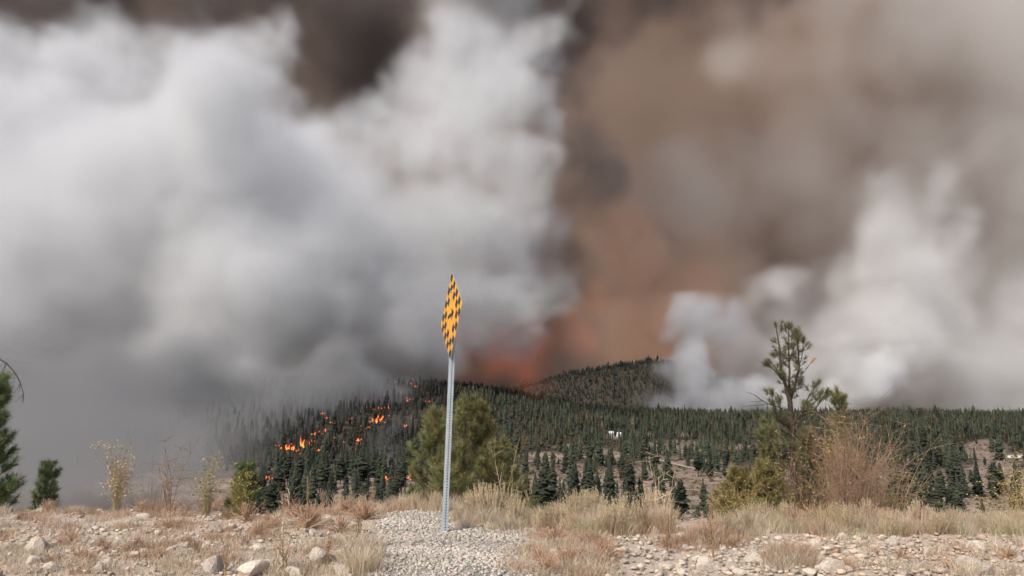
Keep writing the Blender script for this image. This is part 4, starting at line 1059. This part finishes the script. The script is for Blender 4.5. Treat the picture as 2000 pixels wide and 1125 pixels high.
# ---------------------------------------------------------------- the checkerboard sign on its perforated post
def road_sign():
    bx, by, bz = hit(868, 1042)
    root = thing('road_sign', 'yellow and black checkerboard diamond sign with arrow on perforated steel post', 'sign', (bx, by, bz))
    S = .058; H = .032                          # tube width, hole pitch
    yaw = R(-72.2)                              # sign plane runs nearly along the view
    top = unproj(883.0, 690, by + .10); topx, topy, topz = top[0] - bx, top[1] - by, top[2] - bz
    axis = Vector((topx, topy, topz)); L_ = axis.length; up = axis.normalized()
    e1 = Vector((math.cos(yaw), math.sin(yaw), 0)); e1 = (e1 - up * e1.dot(up)).normalized()      # along the sign, towards the road
    nrm = up.cross(e1).normalized()
    if nrm.x > 0: nrm = -nrm                    # the face looks to the left
    Lp = L_ + .78                               # the post runs on behind the plate
    n = int((Lp + .3) / H)
    def loc(a, b, h): return e1 * a + nrm * b + up * h
    sq = [(-1, -1), (1, -1), (1, 1), (-1, 1)]
    b = MB(); w = S / 2
    for k in range(4):
        (a0, b0), (a1, b1) = sq[k], sq[(k + 1) % 4]
        A0 = Vector((a0 * w, b0 * w, 0)); A1 = Vector((a1 * w, b1 * w, 0)); ed = (A1 - A0) / S
        for j in range(n):
            h0 = -.3 + j * H; hc = h0 + H / 2; rr = .0092
            cor = [(0, h0), (S, h0), (S, h0 + H), (0, h0 + H)]
            ring = [(S / 2 + rr * math.cos(2 * math.pi * (q + .5) / 8), hc + rr * math.sin(2 * math.pi * (q + .5) / 8)) for q in range(8)]
            vs = [loc((A0 + ed * s).x, (A0 + ed * s).y, h) for s, h in cor + ring]
            # corners 0..3 at angles 225, 315, 45, 135; ring q at 22.5 + 45 q
            fs = [(0, 1, 4 + 6, 4 + 5), (1, 2, 4 + 0, 4 + 7), (2, 3, 4 + 2, 4 + 1), (3, 0, 4 + 4, 4 + 3), (1, 4 + 7, 4 + 6), (2, 4 + 1, 4 + 0), (3, 4 + 3, 4 + 2), (0, 4 + 5, 4 + 4)]
            b.add(vs, fs)
    b.build('post', M['steel'], root)
    b = MB(); wi = w - .004                     # dark inside of the tube
    for k in range(4):
        (a0, b0), (a1, b1) = sq[k], sq[(k + 1) % 4]
        b.add([loc(a0 * wi, b0 * wi, -.3), loc(a1 * wi, b1 * wi, -.3), loc(a1 * wi, b1 * wi, Lp - .02), loc(a0 * wi, b0 * wi, Lp - .02)], [(0, 1, 2, 3)])
    b.build('tube_inside', M['hole'], root)
    # plate: a square standing on its corner, rolled a little
    side = .79; hd = side / math.sqrt(2); roll = R(5.0)
    cen = unproj(880.5, 615.5, by + .12); cen = Vector((cen[0] - bx, cen[1] - by, cen[2] - bz))
    f0 = axis * ((cen.z) / axis.z) + nrm * (S / 2 + .005)       # bolted to the front of the post
    X_ = e1 * math.cos(roll) + up * math.sin(roll); Y_ = up * math.cos(roll) - e1 * math.sin(roll)
    du = (X_ + Y_) / math.sqrt(2); dv = (-X_ + Y_) / math.sqrt(2)        # plate edges, from the bottom corner: du to the near corner, dv to the far corner
    def pl(a, c, d=0.0): return f0 + du * (a - .5) * side + dv * (c - .5) * side + nrm * d      # a, c in 0..1 from the bottom corner
    def outline(m=.0, rad=.05, seg=5):
        pts = []
        for (cx, cy, a0) in ((1 - m - rad, m + rad, -90), (1 - m - rad, 1 - m - rad, 0), (m + rad, 1 - m - rad, 90), (m + rad, m + rad, 180)):
            for q in range(seg + 1):
                a = R(a0 + 90 * q / seg); pts.append((cx + rad * math.cos(a), cy + rad * math.sin(a)))
        return pts
    ol = outline(); m_ = len(ol)
    b = MB(); vs = [pl(a, c, .0) for a, c in ol] + [pl(a, c, -.0032) for a, c in ol]
    b.add(vs, [tuple(range(m_)), tuple(range(2 * m_ - 1, m_ - 1, -1))] + [(q, m_ + q, m_ + (q + 1) % m_, (q + 1) % m_) for q in range(m_)])
    plate = b.build('sign_plate', M['alu'], root)
    ol2 = outline(.006, .045)
    b = MB(); b.add([pl(a, c, .0012) for a, c in ol2], [tuple(range(len(ol2)))]); b.build('yellow_face', M['yellow'], plate)
    b = MB(); N = 8; mg = .012; cs = (1 - 2 * mg) / N
    for i in range(N):
        for j in range(N):
            if (i + j) % 2 or (2 <= i < 6 and 2 <= j < 6): continue
            a0, c0 = mg + i * cs, mg + j * cs; a1, c1 = a0 + cs, c0 + cs
            if (i, j) == (0, 0): q = [(a0 + .03, c0), (a1, c0), (a1, c1), (a0, c1), (a0, c0 + .03)]
            elif (i, j) == (7, 7): q = [(a0, c0), (a1, c0), (a1, c1 - .03), (a1 - .03, c1), (a0, c1)]
            else: q = [(a0, c0), (a1, c0), (a1, c1), (a0, c1)]
            b.add([pl(a, c, .0024) for a, c in q], [tuple(range(len(q)))])
    b.build('checker_pattern', M['black'], plate)
    b = MB()                                    # arrow along the horizontal diagonal, towards the near corner
    def ar(x, y): return f0 + X_ * x + Y_ * y + nrm * .0024
    b.add([ar(-.15, -.024), ar(.04, -.024), ar(.04, .024), ar(-.15, .024)], [(0, 1, 2, 3)])
    b.add([ar(.02, -.085), ar(.15, 0), ar(.02, .085), ar(.05, 0)], [(0, 1, 3), (3, 1, 2)])
    b.build('arrow', M['black'], plate)
    for s in (-.3, .3):
        b = MB(); p = f0 + up * s; b.tube([p + nrm * .001, p + nrm * .009], .009, 6); b.build('bolt', M['steel'], plate)
    return root
road_sign()
